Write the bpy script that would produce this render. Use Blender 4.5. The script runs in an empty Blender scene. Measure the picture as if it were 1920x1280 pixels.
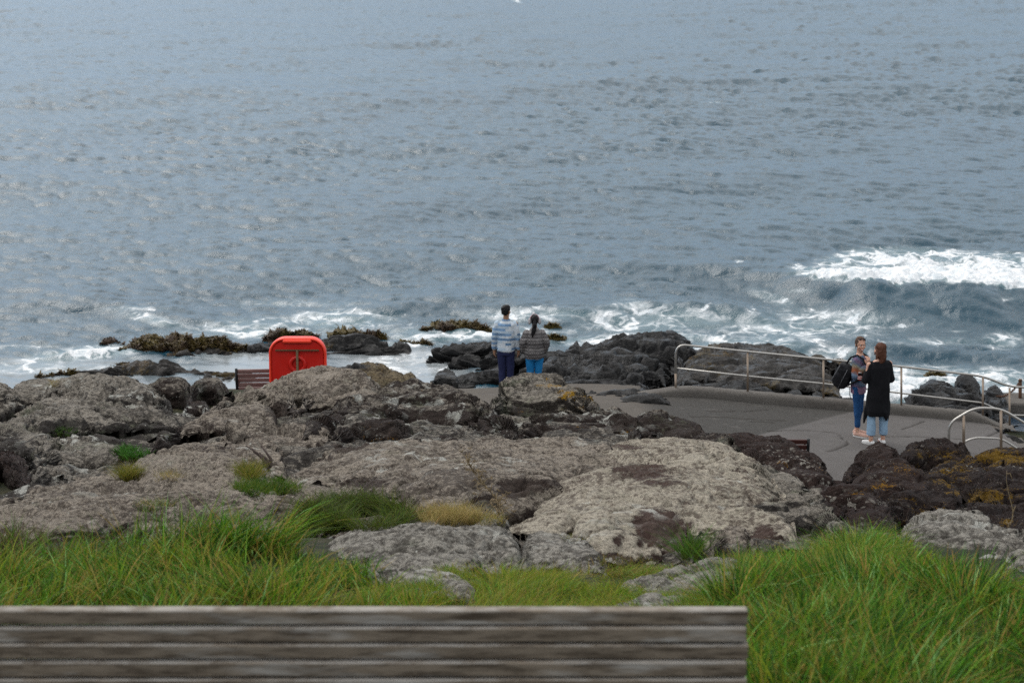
import bpy, math, random
import numpy as np
from mathutils import Vector

SC = bpy.context.scene
COL = SC.collection
R = math.radians
# ---------------------------------------------------------------- camera
CAM_Z = 11.5
PITCH = math.atan(890 / 4000)
cam = bpy.data.objects.new('camera', bpy.data.cameras.new('camera'))
COL.objects.link(cam)
cam.location = (0, 0, CAM_Z)
cam.rotation_euler = (math.pi / 2 - PITCH, 0, 0)
cam.data.sensor_width = 36
cam.data.lens = 75
cam.data.clip_start = 0.1
cam.data.clip_end = 20000
cam.data.dof.use_dof = True
cam.data.dof.focus_distance = 25
cam.data.dof.aperture_fstop = 5.0
SC.camera = cam
# ---------------------------------------------------------------- world: overcast sky
SUN_EL, SUN_AZ = 48, -35          # behind cloud, seaward and to the left
W = bpy.data.worlds.new('World')
SC.world = W
W.use_nodes = True
wn = W.node_tree
wn.nodes.clear()
def WN(t, **k):
    n = wn.nodes.new(t)
    for a, b in k.items(): setattr(n, a, b)
    return n
out = WN('ShaderNodeOutputWorld'); bg = WN('ShaderNodeBackground')
sky = WN('ShaderNodeTexSky', sky_type='NISHITA', sun_disc=False, sun_elevation=R(SUN_EL), sun_rotation=R(SUN_AZ), air_density=1.0, dust_density=3.0)
tc = WN('ShaderNodeTexCoord'); sep = WN('ShaderNodeSeparateXYZ')
wn.links.new(tc.outputs['Generated'], sep.inputs[0])
ramp = WN('ShaderNodeValToRGB')
cr = ramp.color_ramp
cr.elements[0].position = 0.0; cr.elements[0].color = (1.4, 2.3, 3.5, 1)
cr.elements[1].position = 1.0; cr.elements[1].color = (8.3, 8.3, 8.2, 1)
e = cr.elements.new(0.09); e.color = (2.5, 3.4, 4.6, 1)
e = cr.elements.new(0.20); e.color = (4.4, 5.5, 6.6, 1)
e = cr.elements.new(0.36); e.color = (7.9, 7.9, 7.8, 1)
wn.links.new(sep.outputs['Z'], ramp.inputs[0])
cl = WN('ShaderNodeTexNoise'); cl.inputs['Scale'].default_value = 2.2; cl.inputs['Detail'].default_value = 5
mp = WN('ShaderNodeMapping'); mp.inputs['Scale'].default_value = (1, 1, 3.0); mp.inputs['Location'].default_value = (3.1, 0.4, 0)
wn.links.new(tc.outputs['Generated'], mp.inputs[0]); wn.links.new(mp.outputs[0], cl.inputs['Vector'])
cm = WN('ShaderNodeMapRange'); cm.inputs['From Min'].default_value = .3; cm.inputs['From Max'].default_value = .7
cm.inputs['To Min'].default_value = .78; cm.inputs['To Max'].default_value = 1.18
wn.links.new(cl.outputs['Fac'], cm.inputs['Value'])
# the cloud is thinner and brighter to the left, thicker to the right
sx = WN('ShaderNodeMapRange'); sx.inputs['From Min'].default_value = -.45; sx.inputs['From Max'].default_value = .35
sx.inputs['To Min'].default_value = 1.06; sx.inputs['To Max'].default_value = .74
wn.links.new(sep.outputs['X'], sx.inputs['Value'])
mm = WN('ShaderNodeMath', operation='MULTIPLY'); wn.links.new(cm.outputs[0], mm.inputs[0]); wn.links.new(sx.outputs[0], mm.inputs[1])
vs = WN('ShaderNodeVectorMath', operation='SCALE'); wn.links.new(ramp.outputs[0], vs.inputs[0]); wn.links.new(mm.outputs[0], vs.inputs['Scale'])
mix = WN('ShaderNodeMix', data_type='RGBA'); mix.inputs[0].default_value = .85
wn.links.new(sky.outputs[0], mix.inputs[6]); wn.links.new(vs.outputs[0], mix.inputs[7])
wn.links.new(mix.outputs[2], bg.inputs[0]); bg.inputs[1].default_value = 0.1
wn.links.new(bg.outputs[0], out.inputs[0])
sun = bpy.data.objects.new('sun', bpy.data.lights.new('sun', 'SUN'))
COL.objects.link(sun)
sun.data.energy = 0.6; sun.data.angle = R(25); sun.data.color = (1, .97, .92)
_d = Vector((math.sin(R(SUN_AZ)) * math.cos(R(SUN_EL)), math.cos(R(SUN_AZ)) * math.cos(R(SUN_EL)), math.sin(R(SUN_EL))))
sun.rotation_euler = _d.to_track_quat('Z', 'Y').to_euler()
SC.view_settings.view_transform = 'Standard'
SC.view_settings.look = 'None'
SC.view_settings.exposure = 1.05
SC.view_settings.gamma = 1
try:
    SC.cycles.use_denoising = False
    SC.cycles.max_bounces = 5
    SC.cycles.transparent_max_bounces = 6
except Exception: pass

# ---------------------------------------------------------------- helpers
CP, SP = math.cos(PITCH), math.sin(PITCH)
def P(px, py, Y):
    """world point on the sight line of a photo pixel at ground distance Y"""
    px, py, Y = np.broadcast_arrays(np.asarray(px, float), np.asarray(py, float), np.asarray(Y, float))
    a = px - 960; b = 640 - py
    dy = 4000 * CP + b * SP; dz = -4000 * SP + b * CP
    k = Y / dy
    return np.stack([a * k, Y, CAM_Z + dz * k], -1)
def YZ(py, z):
    """ground distance at which the sight line of row py meets height z"""
    b = 640 - np.asarray(py, float)
    dy = 4000 * CP + b * SP; dz = -4000 * SP + b * CP
    return (z - CAM_Z) * dy / dz
def proj(p):
    p = np.asarray(p, float)
    x, y, z = p[..., 0], p[..., 1], p[..., 2] - CAM_Z
    d = y * CP - z * SP
    return 960 + 4000 * x / d, 640 - 4000 * (y * SP + z * CP) / d
def ss(a, b, x):
    t = np.clip((np.asarray(x, float) - a) / (b - a), 0, 1)
    return t * t * (3 - 2 * t)
_perm = np.random.RandomState(7).permutation(256); _perm = np.concatenate([_perm, _perm, _perm])
_g = np.random.RandomState(8).normal(size=(256, 3)); _g /= np.linalg.norm(_g, axis=1)[:, None]
_g = _g.astype(np.float32)
def pn(p):
    """gradient noise, about -0.7..0.7"""
    p = np.asarray(p, np.float32)
    i = np.floor(p).astype(np.int64); f = p - i
    u = f * f * f * (f * (f * 6 - 15) + 10)
    i &= 255
    r = 0
    for dx in (0, 1):
        wx = u[..., 0] if dx else 1 - u[..., 0]
        a = _perm[i[..., 0] + dx]
        for dy in (0, 1):
            wy = u[..., 1] if dy else 1 - u[..., 1]
            b = _perm[a + i[..., 1] + dy]
            for dz in (0, 1):
                wz = u[..., 2] if dz else 1 - u[..., 2]
                h = _perm[b + i[..., 2] + dz] & 255
                g = _g[h]
                r = r + wx * wy * wz * ((f[..., 0] - dx) * g[..., 0] + (f[..., 1] - dy) * g[..., 1] + (f[..., 2] - dz) * g[..., 2])
    return r * 1.5
def fbm(p, oct=4, gain=.5, lac=2.03):
    p = np.asarray(p, np.float32); r = 0; a = 1
    for k in range(oct):
        r = r + a * pn(p * lac ** k + 17.3 * k); a *= gain
    return r
def ridge(p, oct=3, gain=.5):
    p = np.asarray(p, np.float32); r = 0; a = 1
    for k in range(oct):
        r = r + a * (1 - np.abs(pn(p * 2.1 ** k + 9.1 * k)) * 2.2); a *= gain
    return r

def mesh_np(name, V, Q, mat=None, parent=None, smooth=True):
    V = np.ascontiguousarray(V, np.float32).reshape(-1, 3); Q = np.ascontiguousarray(Q, np.int32)
    me = bpy.data.meshes.new(name)
    k = Q.shape[1]
    me.vertices.add(len(V)); me.vertices.foreach_set('co', V.ravel())
    me.loops.add(Q.size); me.loops.foreach_set('vertex_index', Q.ravel())
    me.polygons.add(len(Q)); me.polygons.foreach_set('loop_start', np.arange(0, Q.size, k, dtype=np.int32))
    me.polygons.foreach_set('loop_total', np.full(len(Q), k, np.int32))
    me.update(calc_edges=True)
    me.validate()
    if smooth: me.polygons.foreach_set('use_smooth', np.ones(len(me.polygons), bool))
    o = bpy.data.objects.new(name, me); COL.objects.link(o)
    if mat: me.materials.append(mat)
    if parent: o.parent = parent
    return o
def attr(o, name, vals):
    a = o.data.attributes.new(name, 'FLOAT', 'POINT'); a.data.foreach_set('value', np.ascontiguousarray(vals, np.float32).ravel())
def grid_q(nr, nc, off=0):
    i = np.arange(nr - 1)[:, None] * nc + np.arange(nc - 1)[None, :]
    return np.stack([i, i + 1, i + nc + 1, i + nc], -1).reshape(-1, 4) + off
def tag(o, label=None, cat=None, group=None, kind=None):
    if label: o['label'] = label
    if cat: o['category'] = cat
    if group: o['group'] = group
    if kind: o['kind'] = kind
    return o
def empty(name, loc=(0, 0, 0), rz=0):
    o = bpy.data.objects.new(name, None); COL.objects.link(o)
    o.location = loc; o.rotation_euler = (0, 0, rz); o.empty_display_size = .2
    return o

# ---- node material builder
class NM:
    def __init__(s, name):
        s.m = bpy.data.materials.new(name); s.m.use_nodes = True
        s.t = s.m.node_tree; s.t.nodes.clear()
        s.out = s.n('ShaderNodeOutputMaterial'); s.b = s.n('ShaderNodeBsdfPrincipled')
        s.l(s.b.outputs[0], s.out.inputs[0])
        s.b.inputs['Specular IOR Level'].default_value = .3
    def n(s, t, **k):
        x = s.t.nodes.new(t)
        for a, b in k.items(): setattr(x, a, b)
        return x
    def l(s, a, b): s.t.links.new(a, b)
    def val(s, x, sock):
        if isinstance(x, bpy.types.NodeSocket): s.l(x, sock)
        else: sock.default_value = x
    def math(s, op, a, b=0.0, c=None, clamp=False):
        x = s.n('ShaderNodeMath', operation=op, use_clamp=clamp)
        s.val(a, x.inputs[0]); s.val(b, x.inputs[1])
        if c is not None: s.val(c, x.inputs[2])
        return x.outputs[0]
    def coord(s, kind='Object', scale=None, loc=None, rot=None):
        t = s.n('ShaderNodeTexCoord').outputs[kind]
        if scale or loc or rot:
            m = s.n('ShaderNodeMapping')
            if scale: m.inputs['Scale'].default_value = scale
            if loc: m.inputs['Location'].default_value = loc
            if rot: m.inputs['Rotation'].default_value = rot
            s.l(t, m.inputs[0]); t = m.outputs[0]
        return t
    def noise(s, scale, detail=4, vec=None, rough=.55, dist=0, out='Fac'):
        x = s.n('ShaderNodeTexNoise'); x.inputs['Scale'].default_value = scale; x.inputs['Detail'].default_value = detail
        x.inputs['Roughness'].default_value = rough; x.inputs['Distortion'].default_value = dist
        if vec is not None: s.l(vec, x.inputs['Vector'])
        return x.outputs[out]
    def voro(s, scale, vec=None, feature='F1', out='Distance', rand=1):
        x = s.n('ShaderNodeTexVoronoi', feature=feature); x.inputs['Scale'].default_value = scale; x.inputs['Randomness'].default_value = rand
        if vec is not None: s.l(vec, x.inputs['Vector'])
        return x.outputs[out]
    def mr(s, v, a, b, c=0.0, d=1.0, smooth=True):
        x = s.n('ShaderNodeMapRange', interpolation_type='SMOOTHSTEP' if smooth else 'LINEAR')
        s.val(v, x.inputs['Value']); x.inputs['From Min'].default_value = a; x.inputs['From Max'].default_value = b
        x.inputs['To Min'].default_value = c; x.inputs['To Max'].default_value = d
        return x.outputs[0]
    def mix(s, f, a, b, mode='MIX'):
        x = s.n('ShaderNodeMix', data_type='RGBA', blend_type=mode)
        s.val(f, x.inputs[0])
        for v, i in ((a, 6), (b, 7)):
            if isinstance(v, tuple): x.inputs[i].default_value = (*v, 1) if len(v) == 3 else v
            else: s.l(v, x.inputs[i])
        return x.outputs[2]
    def ramp(s, f, stops):
        x = s.n('ShaderNodeValToRGB'); e = x.color_ramp.elements
        e[0].position, e[0].color = stops[0][0], (*stops[0][1], 1)
        e[1].position, e[1].color = stops[-1][0], (*stops[-1][1], 1)
        for p, c in stops[1:-1]:
            y = e.new(p); y.color = (*c, 1)
        s.l(f, x.inputs[0]); return x.outputs[0]
    def attr(s, name, out='Fac'):
        x = s.n('ShaderNodeAttribute', attribute_name=name); return x.outputs[out]
    def bump(s, h, dist=.01, strength=1.0, normal=None):
        x = s.n('ShaderNodeBump'); x.inputs['Distance'].default_value = dist; x.inputs['Strength'].default_value = strength
        s.l(h, x.inputs['Height'])
        if normal is not None: s.l(normal, x.inputs['Normal'])
        return x.outputs[0]
    def done(s, color=None, rough=None, normal=None, metal=None, **k):
        if color is not None: s.val((*color, 1) if isinstance(color, tuple) else color, s.b.inputs['Base Color'])
        if rough is not None: s.val(rough, s.b.inputs['Roughness'])
        if metal is not None: s.val(metal, s.b.inputs['Metallic'])
        if normal is not None: s.l(normal, s.b.inputs['Normal'])
        for a, b in k.items(): s.val(b, s.b.inputs[a])
        return s.m
# ---------------------------------------------------------------- sea
def ocean(N, L, lmin, lmax, slope, seed, wind=(0.35, -1.0), spread=1.5, expo=3.6):
    """one random sea tile: height, horizontal displacement; rms slope given"""
    rs = np.random.RandomState(seed)
    k1 = np.fft.fftfreq(N, L / N) * 2 * np.pi
    kx, ky = np.meshgrid(k1, k1, indexing='ij')
    k = np.hypot(kx, ky); k[0, 0] = 1
    w = np.array(wind) / np.hypot(*wind)
    c = (kx * w[0] + ky * w[1]) / k
    S = k ** (-expo) * np.abs(c) ** spread * np.where(c < 0, .25, 1) + k ** (-expo) * .06
    S *= ss(2 * np.pi / lmax * .8, 2 * np.pi / lmax * 1.3, k) * (1 - ss(2 * np.pi / lmin * .7, 2 * np.pi / lmin, k))
    S[0, 0] = 0
    h = (rs.normal(size=(N, N)) + 1j * rs.normal(size=(N, N))) * np.sqrt(S)
    H = np.fft.ifft2(h)
    sc = slope / np.sqrt(np.mean(np.real(np.fft.ifft2(1j * kx * h)) ** 2 + np.real(np.fft.ifft2(1j * ky * h)) ** 2))
    dx = np.real(np.fft.ifft2(-1j * kx / k * h)) * sc; dy = np.real(np.fft.ifft2(-1j * ky / k * h)) * sc
    return np.real(H) * sc, dx, dy, L
def samp(T, x, y):
    N = T[0].shape[0]; u = (x / T[3] * N) % N; v = (y / T[3] * N) % N
    i = np.floor(u).astype(int); j = np.floor(v).astype(int); fu = u - i; fv = v - j
    i %= N; j %= N; i1 = (i + 1) % N; j1 = (j + 1) % N
    return [a[i, j] * (1 - fu) * (1 - fv) + a[i1, j] * fu * (1 - fv) + a[i, j1] * (1 - fu) * fv + a[i1, j1] * fu * fv for a in T[:3]]
def blob(px, py, cx, cy, rx, ry, rot=0, soft=1.0):
    c, s = math.cos(R(rot)), math.sin(R(rot))
    dx, dy = px - cx, py - cy
    u = (dx * c + dy * s) / rx; v = (-dx * s + dy * c) / ry
    return np.exp(-((u * u + v * v) ** soft) * 1.2)
rows = np.concatenate([np.arange(800, -200, -1.25), np.array([-205, -212, -220, -228, -235, -240, -244, -247])])
cols = np.arange(-520, 2440, 3.0)
PX, PY = np.meshgrid(cols, rows)
SYs = YZ(PY, 0.0)
sea = P(PX, PY, SYs)
X, Y = sea[..., 0].copy(), sea[..., 1].copy()
A = ocean(512, 83.0, 2.2, 16.0, .062, 3, expo=3.7, spread=3)
B = ocean(512, 31.7, .38, 1.7, .25, 5, wind=(-.1, -1), expo=3.1, spread=3.5)
Cc = ocean(512, 11.3, .11, .5, .18, 9, wind=(.2, -1), expo=3.2, spread=1.0)
ha = samp(A, X, Y)
ca, sa = math.cos(.5), math.sin(.5)
hb = samp(B, X * ca - Y * sa + 3, X * sa + Y * ca)
hc = samp(Cc, X * .921 + Y * .389, -X * .389 + Y * .921)
gust = .75 + .5 * ss(-.35, .35, fbm(np.stack([X * .025, Y * .018, X * 0 + 2.2], -1), 3))
# calmness: water held between the shore rocks
calm = np.zeros_like(X)
calm = np.maximum(calm, ss(642, 668, PY) * (1 - ss(470, 640, PX)) * ss(330, 420, PX))
calm = np.maximum(calm, ss(648, 662, PY) * ss(560, 680, PX) * (1 - ss(860, 900, PX)))
calm = np.maximum(calm, .6 * ss(660, 690, PY) * (1 - ss(300, 420, PX)))
amp = (1 - .88 * calm)
fadeC = 1 - ss(75, 150, Y); fadeB = 1 - .75 * ss(150, 420, Y)
rough_out = 1 + .12 * ss(85, 170, Y)
H = ha[0] * amp * gust + (hb[0] * fadeB * rough_out + hc[0] * fadeC) * amp * gust
DX = ha[1] * amp + hb[1] * fadeB * amp * 1.1; DY = ha[2] * amp + hb[2] * fadeB * amp * 1.1
# breaking swell on the right and low swell lines coming in
crest_px = np.array([900, 1100, 1300, 1400, 1500, 1600, 1700, 1800, 1920, 2100, 2440])
crest_py = np.array([500, 498, 495, 500, 516, 528, 541, 545, 547, 560, 590])
ampc = np.interp(PX, [1000, 1300, 1480, 1650, 1920, 2440], [0, .22, .55, .70, .66, .5]) * (1 + .25 * pn(np.stack([X * .5, X * 0 + 3, X * 0], -1)))
cy = YZ(np.interp(PX, crest_px, crest_py), ampc * .85)
cy = cy + .3 * pn(np.stack([X * .8, X * 0, X * 0], -1))
d = Y - cy
prof = np.where(d < 0, np.exp(-(d / 1.25) ** 2), np.exp(-(d / 3.4) ** 2))
H = H + ampc * prof
def swell(pts, a, wf, wb):
    global H
    q = np.array(pts, float)
    yy = YZ(np.interp(PX, q[:, 0], q[:, 1]), .1) + .5 * pn(np.stack([X * .3, X * 0 + pts[0][1], X * 0], -1))
    dd = Y - yy
    e = ss(q[0, 0], q[0, 0] + 160, PX) * (1 - ss(q[-1, 0] - 160, q[-1, 0], PX))
    H = H + a * e * np.where(dd < 0, np.exp(-(dd / wf) ** 2), np.exp(-(dd / wb) ** 2))
swell([(0, 560), (150, 562), (300, 580), (450, 600)], .17, .8, 1.8)
swell([(560, 590), (700, 575), (860, 566), (1000, 575), (1150, 585)], .17, .9, 2.2)
swell([(1000, 590), (1200, 575), (1350, 580), (1500, 600)], .28, .7, 1.6)
swell([(1500, 575), (1650, 590), (1800, 600), (2000, 610)], .30, .8, 1.6)
swell([(1380, 655), (1550, 648), (1750, 655), (1900, 668), (2100, 680)], .16, .5, 1.0)
swell([(-400, 330), (100, 345), (700, 400), (1400, 330), (2200, 380)], .22, 3, 4)
swell([(-400, 420), (100, 440), (700, 470), (1400, 420), (2200, 440)], .2, 2.2, 3)
swell([(-400, 150), (100, 165), (700, 190), (1400, 150), (2200, 180)], .35, 7, 9)
# foam
PX0 = PX
PX, PY = proj(np.stack([X + DX, Y + DY, H], -1))
F = np.zeros_like(X)
def fo(*a, k=1.0, **kw):
    global F
    F = np.maximum(F, k * blob(PX, PY, *a, **kw))
foam_top = np.interp(PX, [1440, 1530, 1600, 1700, 1800, 1920, 2440], [512, 480, 464, 458, 466, 472, 480])
fbrk = ss(foam_top - 8, foam_top + 16, PY) * ss(-.55, -.1, d + .5 * pn(np.stack([X * 2.2, Y * .6, X * 0], -1))) * ss(1440, 1620, PX)
F = np.maximum(F, (.98 + .3 * ss(490, 530, PY)) * fbrk)
F = np.maximum(F, 1.2 * ss(-.5, -.1, d) * (1 - ss(.8, 3.2, d)) * ss(1430, 1560, PX))
fo(1385, 490, 12, 3, k=.8); fo(1500, 545, 60, 6, k=.45); fo(1340, 192, 12, 1.8, k=1.0); fo(968, 2, 14, 3, k=1.0, rot=20); fo(1795, 621, 30, 4, k=.5); fo(1880, 560, 50, 8, k=.4)
fo(1450, 560, 70, 16, k=.6, rot=20); fo(1250, 600, 220, 40, k=.80); fo(1180, 575, 60, 20, k=.7); fo(1500, 608, 260, 40, k=.74); fo(1420, 645, 180, 22, k=.85); fo(1250, 632, 150, 14, k=1.0)
fo(1560, 662, 110, 18, k=.8); fo(1760, 640, 140, 12, k=.55); fo(1880, 640, 50, 22, k=.7); fo(1700, 695, 200, 14, k=.72); fo(1860, 705, 110, 22, k=.9)
fo(1600, 735, 150, 34, k=1.5, soft=2); fo(1760, 712, 170, 14, k=1.05); fo(1900, 735, 60, 26, k=1.1)
fo(1130, 640, 120, 12, k=1.0); fo(900, 622, 260, 14, k=.82); fo(1010, 590, 180, 18, k=.8); fo(830, 632, 120, 9, k=1.05); fo(760, 645, 90, 8, k=.8)
fo(480, 612, 190, 24, k=.74, rot=-3); fo(300, 602, 90, 14, k=.72, rot=12); fo(500, 625, 110, 12, k=1.05); fo(640, 600, 140, 26, k=.85); fo(560, 570, 200, 12, k=.5); fo(250, 578, 90, 8, k=.5)
fo(150, 664, 140, 16, k=1.1, rot=-6); fo(60, 690, 200, 14, k=.8); fo(40, 650, 120, 10, k=.5); fo(220, 690, 200, 10, k=.6)
fo(430, 668, 90, 10, k=.78); fo(760, 680, 120, 26, k=.72); fo(830, 665, 60, 8, k=.8)
F = F * (1 + .3 * pn(np.stack([X * .55, Y * .45, X * 0 + 5], -1)))
H = H + (.14 + .05 * fbrk) * ss(.8, 1.2, F) * (fbm(np.stack([X * 2.2, Y * 2.2, X * 0], -1), 4) + .4) * (1 - calm)
sea[..., 0] = X + DX; sea[..., 1] = Y + DY; sea[..., 2] = H
m = NM('sea_water')
pos = m.n('ShaderNodeNewGeometry').outputs['Position']
def mapv(m, v, sc, rot=(0, 0, 0)):
    x = m.n('ShaderNodeMapping'); x.inputs['Scale'].default_value = sc; x.inputs['Rotation'].default_value = rot; m.l(v, x.inputs[0]); return x.outputs[0]
foam = m.attr('foam'); calmA = m.attr('calm')
n1 = m.noise(1.1, 6, mapv(m, pos, (1, .8, 1)), .6, 1.0)
n2 = m.noise(3.2, 5, mapv(m, pos, (1, .75, 1)), .6, 1.5)
wv = m.n('ShaderNodeVectorMath', operation='ADD'); m.l(pos, wv.inputs[0])
wc = m.n('ShaderNodeTexNoise'); wc.inputs['Scale'].default_value = .9; wc.inputs['Detail'].default_value = 5; m.l(pos, wc.inputs['Vector'])
wsx = m.n('ShaderNodeVectorMath', operation='SCALE'); wsx.inputs['Scale'].default_value = 2.2; m.l(wc.outputs['Color'], wsx.inputs[0]); m.l(wsx.outputs[0], wv.inputs[1])
flat = mapv(m, wv.outputs[0], (1, .55, .01))
v1 = m.voro(.75, flat, 'DISTANCE_TO_EDGE'); v2 = m.voro(2.1, flat, 'DISTANCE_TO_EDGE')
r1 = m.mr(v1, .0, .13, 1, 0); r2 = m.mr(v2, 0, .16, 1, 0)
lace = m.math('MULTIPLY_ADD', r1, .62, m.math('MULTIPLY', r2, .42))
lace = m.math('MULTIPLY', lace, m.mr(n1, .38, .60, .25, 1.1))
fine = m.noise(14, 4, pos, .7)
lace = m.math('ADD', lace, m.math('MULTIPLY', m.math('SUBTRACT', fine, .5), .45))
fm = m.math('ADD', m.math('MULTIPLY', foam, 1.0), m.math('MULTIPLY', lace, .85))
tear = m.math('MULTIPLY', m.mr(n2, .40, .70, 0, .42), m.mr(foam, .85, 1.15, 1, .15))
fmask = m.mr(m.math('SUBTRACT', fm, tear), .84, 1.16)
thin = m.math('MULTIPLY', m.math('MULTIPLY', m.mr(foam, .22, .62), m.math('MAXIMUM', m.math('MULTIPLY', r2, .8), r1)), m.mr(n1, .36, .58, .0, .72))
fmask = m.math('MAXIMUM', fmask, thin)
fmask = m.math('MULTIPLY', fmask, m.mr(foam, .12, .4))
milk = m.mr(foam, .1, 1.0, 0, .6)
deep = m.mix(m.noise(.08, 3, pos), (.008, .038, .062), (.012, .052, .078))
body = m.mix(milk, deep, (.13, .21, .23))
body = m.mix(m.math('MULTIPLY', calmA, .8), body, (.24, .255, .26))  # milky water; the grey also paints in the sky's reflection
colr = m.mix(fmask, body, m.mix(m.mr(n2, .35, .6), (.50, .55, .58), (.76, .77, .78)))
b1 = m.noise(6, 6, mapv(m, pos, (.8, 1.1, 1)), .68)
b2 = m.noise(30, 3, mapv(m, pos, (1, .8, 1)), .6)
hgt = m.math('ADD', m.math('MULTIPLY', b1, .024), m.math('MULTIPLY', b2, .008))
dd_ = m.n('ShaderNodeSeparateXYZ'); m.l(pos, dd_.inputs[0]); hgt = m.math('MULTIPLY', hgt, m.mr(dd_.outputs['Y'], 60, 180, 1, 1.6, False))
hgt = m.math('MULTIPLY', hgt, m.math('SUBTRACT', 1, m.math('MULTIPLY', calmA, .8)))
hgt = m.math('ADD', hgt, m.math('MULTIPLY', fmask, m.math('MULTIPLY', fine, .03)))
bn = m.bump(hgt, 1.0, 1.0)
dist = m.n('ShaderNodeSeparateXYZ'); m.l(pos, dist.inputs[0])
rg = m.mr(dist.outputs['Y'], 50, 400, .07, .16, smooth=False)
rg = m.math('ADD', rg, m.math('MULTIPLY', fmask, .6))
m.done(colr, rg, bn, IOR=1.333)
m.b.inputs['Specular IOR Level'].default_value = .5
SEA_M = m.m
o = mesh_np('sea', sea.reshape(-1, 3), grid_q(*X.shape)[:, ::-1], SEA_M)
attr(o, 'foam', F); attr(o, 'calm', calm)
tag(o, kind='structure')
# ---------------------------------------------------------------- relief of the bank
_ry = np.array([560, 620, 680, 700, 730, 760, 800, 850, 900, 950, 1000, 1050, 1100, 1150, 1200, 1280, 1400, 1700, 3000])
_rY = np.array([34, 32.5, 30, 29, 27.3, 25.4, 23, 20.4, 18, 15.8, 13.8, 12.3, 11.0, 9.9, 9.2, 8.3, 7.2, 5.4, 2.6])
def rowA(y): return np.interp(y, _ry, _rY)                     # pale grassy bank and its rocks
def rowD(y): return np.interp(y, [790, 820, 850, 900, 940, 980, 1040], [30.6, 30.0, 28.7, 26.6, 24.6, 22.0, 17.5])   # dark rocks at right
def rowS(y): return np.interp(y, [600, 620, 640, 660, 700, 740, 780, 820], [50, 49.3, 48.3, 46.5, 43.6, 40.9, 38.6, 37.3])   # black shore rocks
_zA = P(960, _ry, _rY)[..., 2]
def groundA(Y): return np.interp(Y, _rY[::-1], _zA[::-1])
def terrace(X, Y):
    d = 8.98 + .092 * (np.clip(X, -1, 12) - 2.87) * ss(-1, 2.87, X) + .036 * (Y - 36.2)
    d = d + .25 * np.clip(Y - 36.9, 0, 30) * (1 - ss(2.4, 3.6, X))
    d = d + .07 * ss(34.5, 36.5, Y) * (1 - ss(2.2, 3.4, X))
    return CAM_Z - d
def ground_z(X, Y):
    za = groundA(np.minimum(Y, 33)) - .03 - .24 * ss(11.3, 13.6, Y + 2.2 * (1 - ss(-1.3, -.6, X)) * -1 - 1.6 * ss(1.7, 2.4, X)) + .10 * np.exp(-((X + 1.5) / .7) ** 2 - ((Y - 11.8) / 1.2) ** 2)
    right = ss(2.6, 4.2, X + .5 * np.clip(Y - 21.5, 0, 99)) * ss(14.2, 15.5, Y)
    zr = CAM_Z - np.interp(Y, [14, 15.5, 18, 22, 27, 30, 60], [4.6, 5.5, 6.8, 7.8, 8.9, 9.6, 9.9])
    z = za * (1 - right) + np.minimum(zr, za) * right
    z = np.where(Y > 29.5, np.minimum(z, terrace(X, Y) - .18), z)
    left = 1 - ss(-3, 0, X)
    shl = CAM_Z - 9.5 - (Y - 37) * .42; shc = CAM_Z - 9.6 - (Y - 37) * .30
    shr = CAM_Z - 10.2 - (Y - 36.8) * .30
    rr = ss(2.2, 3.2, X)
    sh = (shl * left + shc * (1 - left)) * (1 - rr) + shr * rr
    z = np.where(Y > 36.6, np.minimum(z, sh), z)
    z = np.where(Y > 46, np.minimum(z, CAM_Z - 11.9 - .1 * (Y - 46)), z)
    return z
def lerp(a, b, t): return a + (b - a) * t

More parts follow.
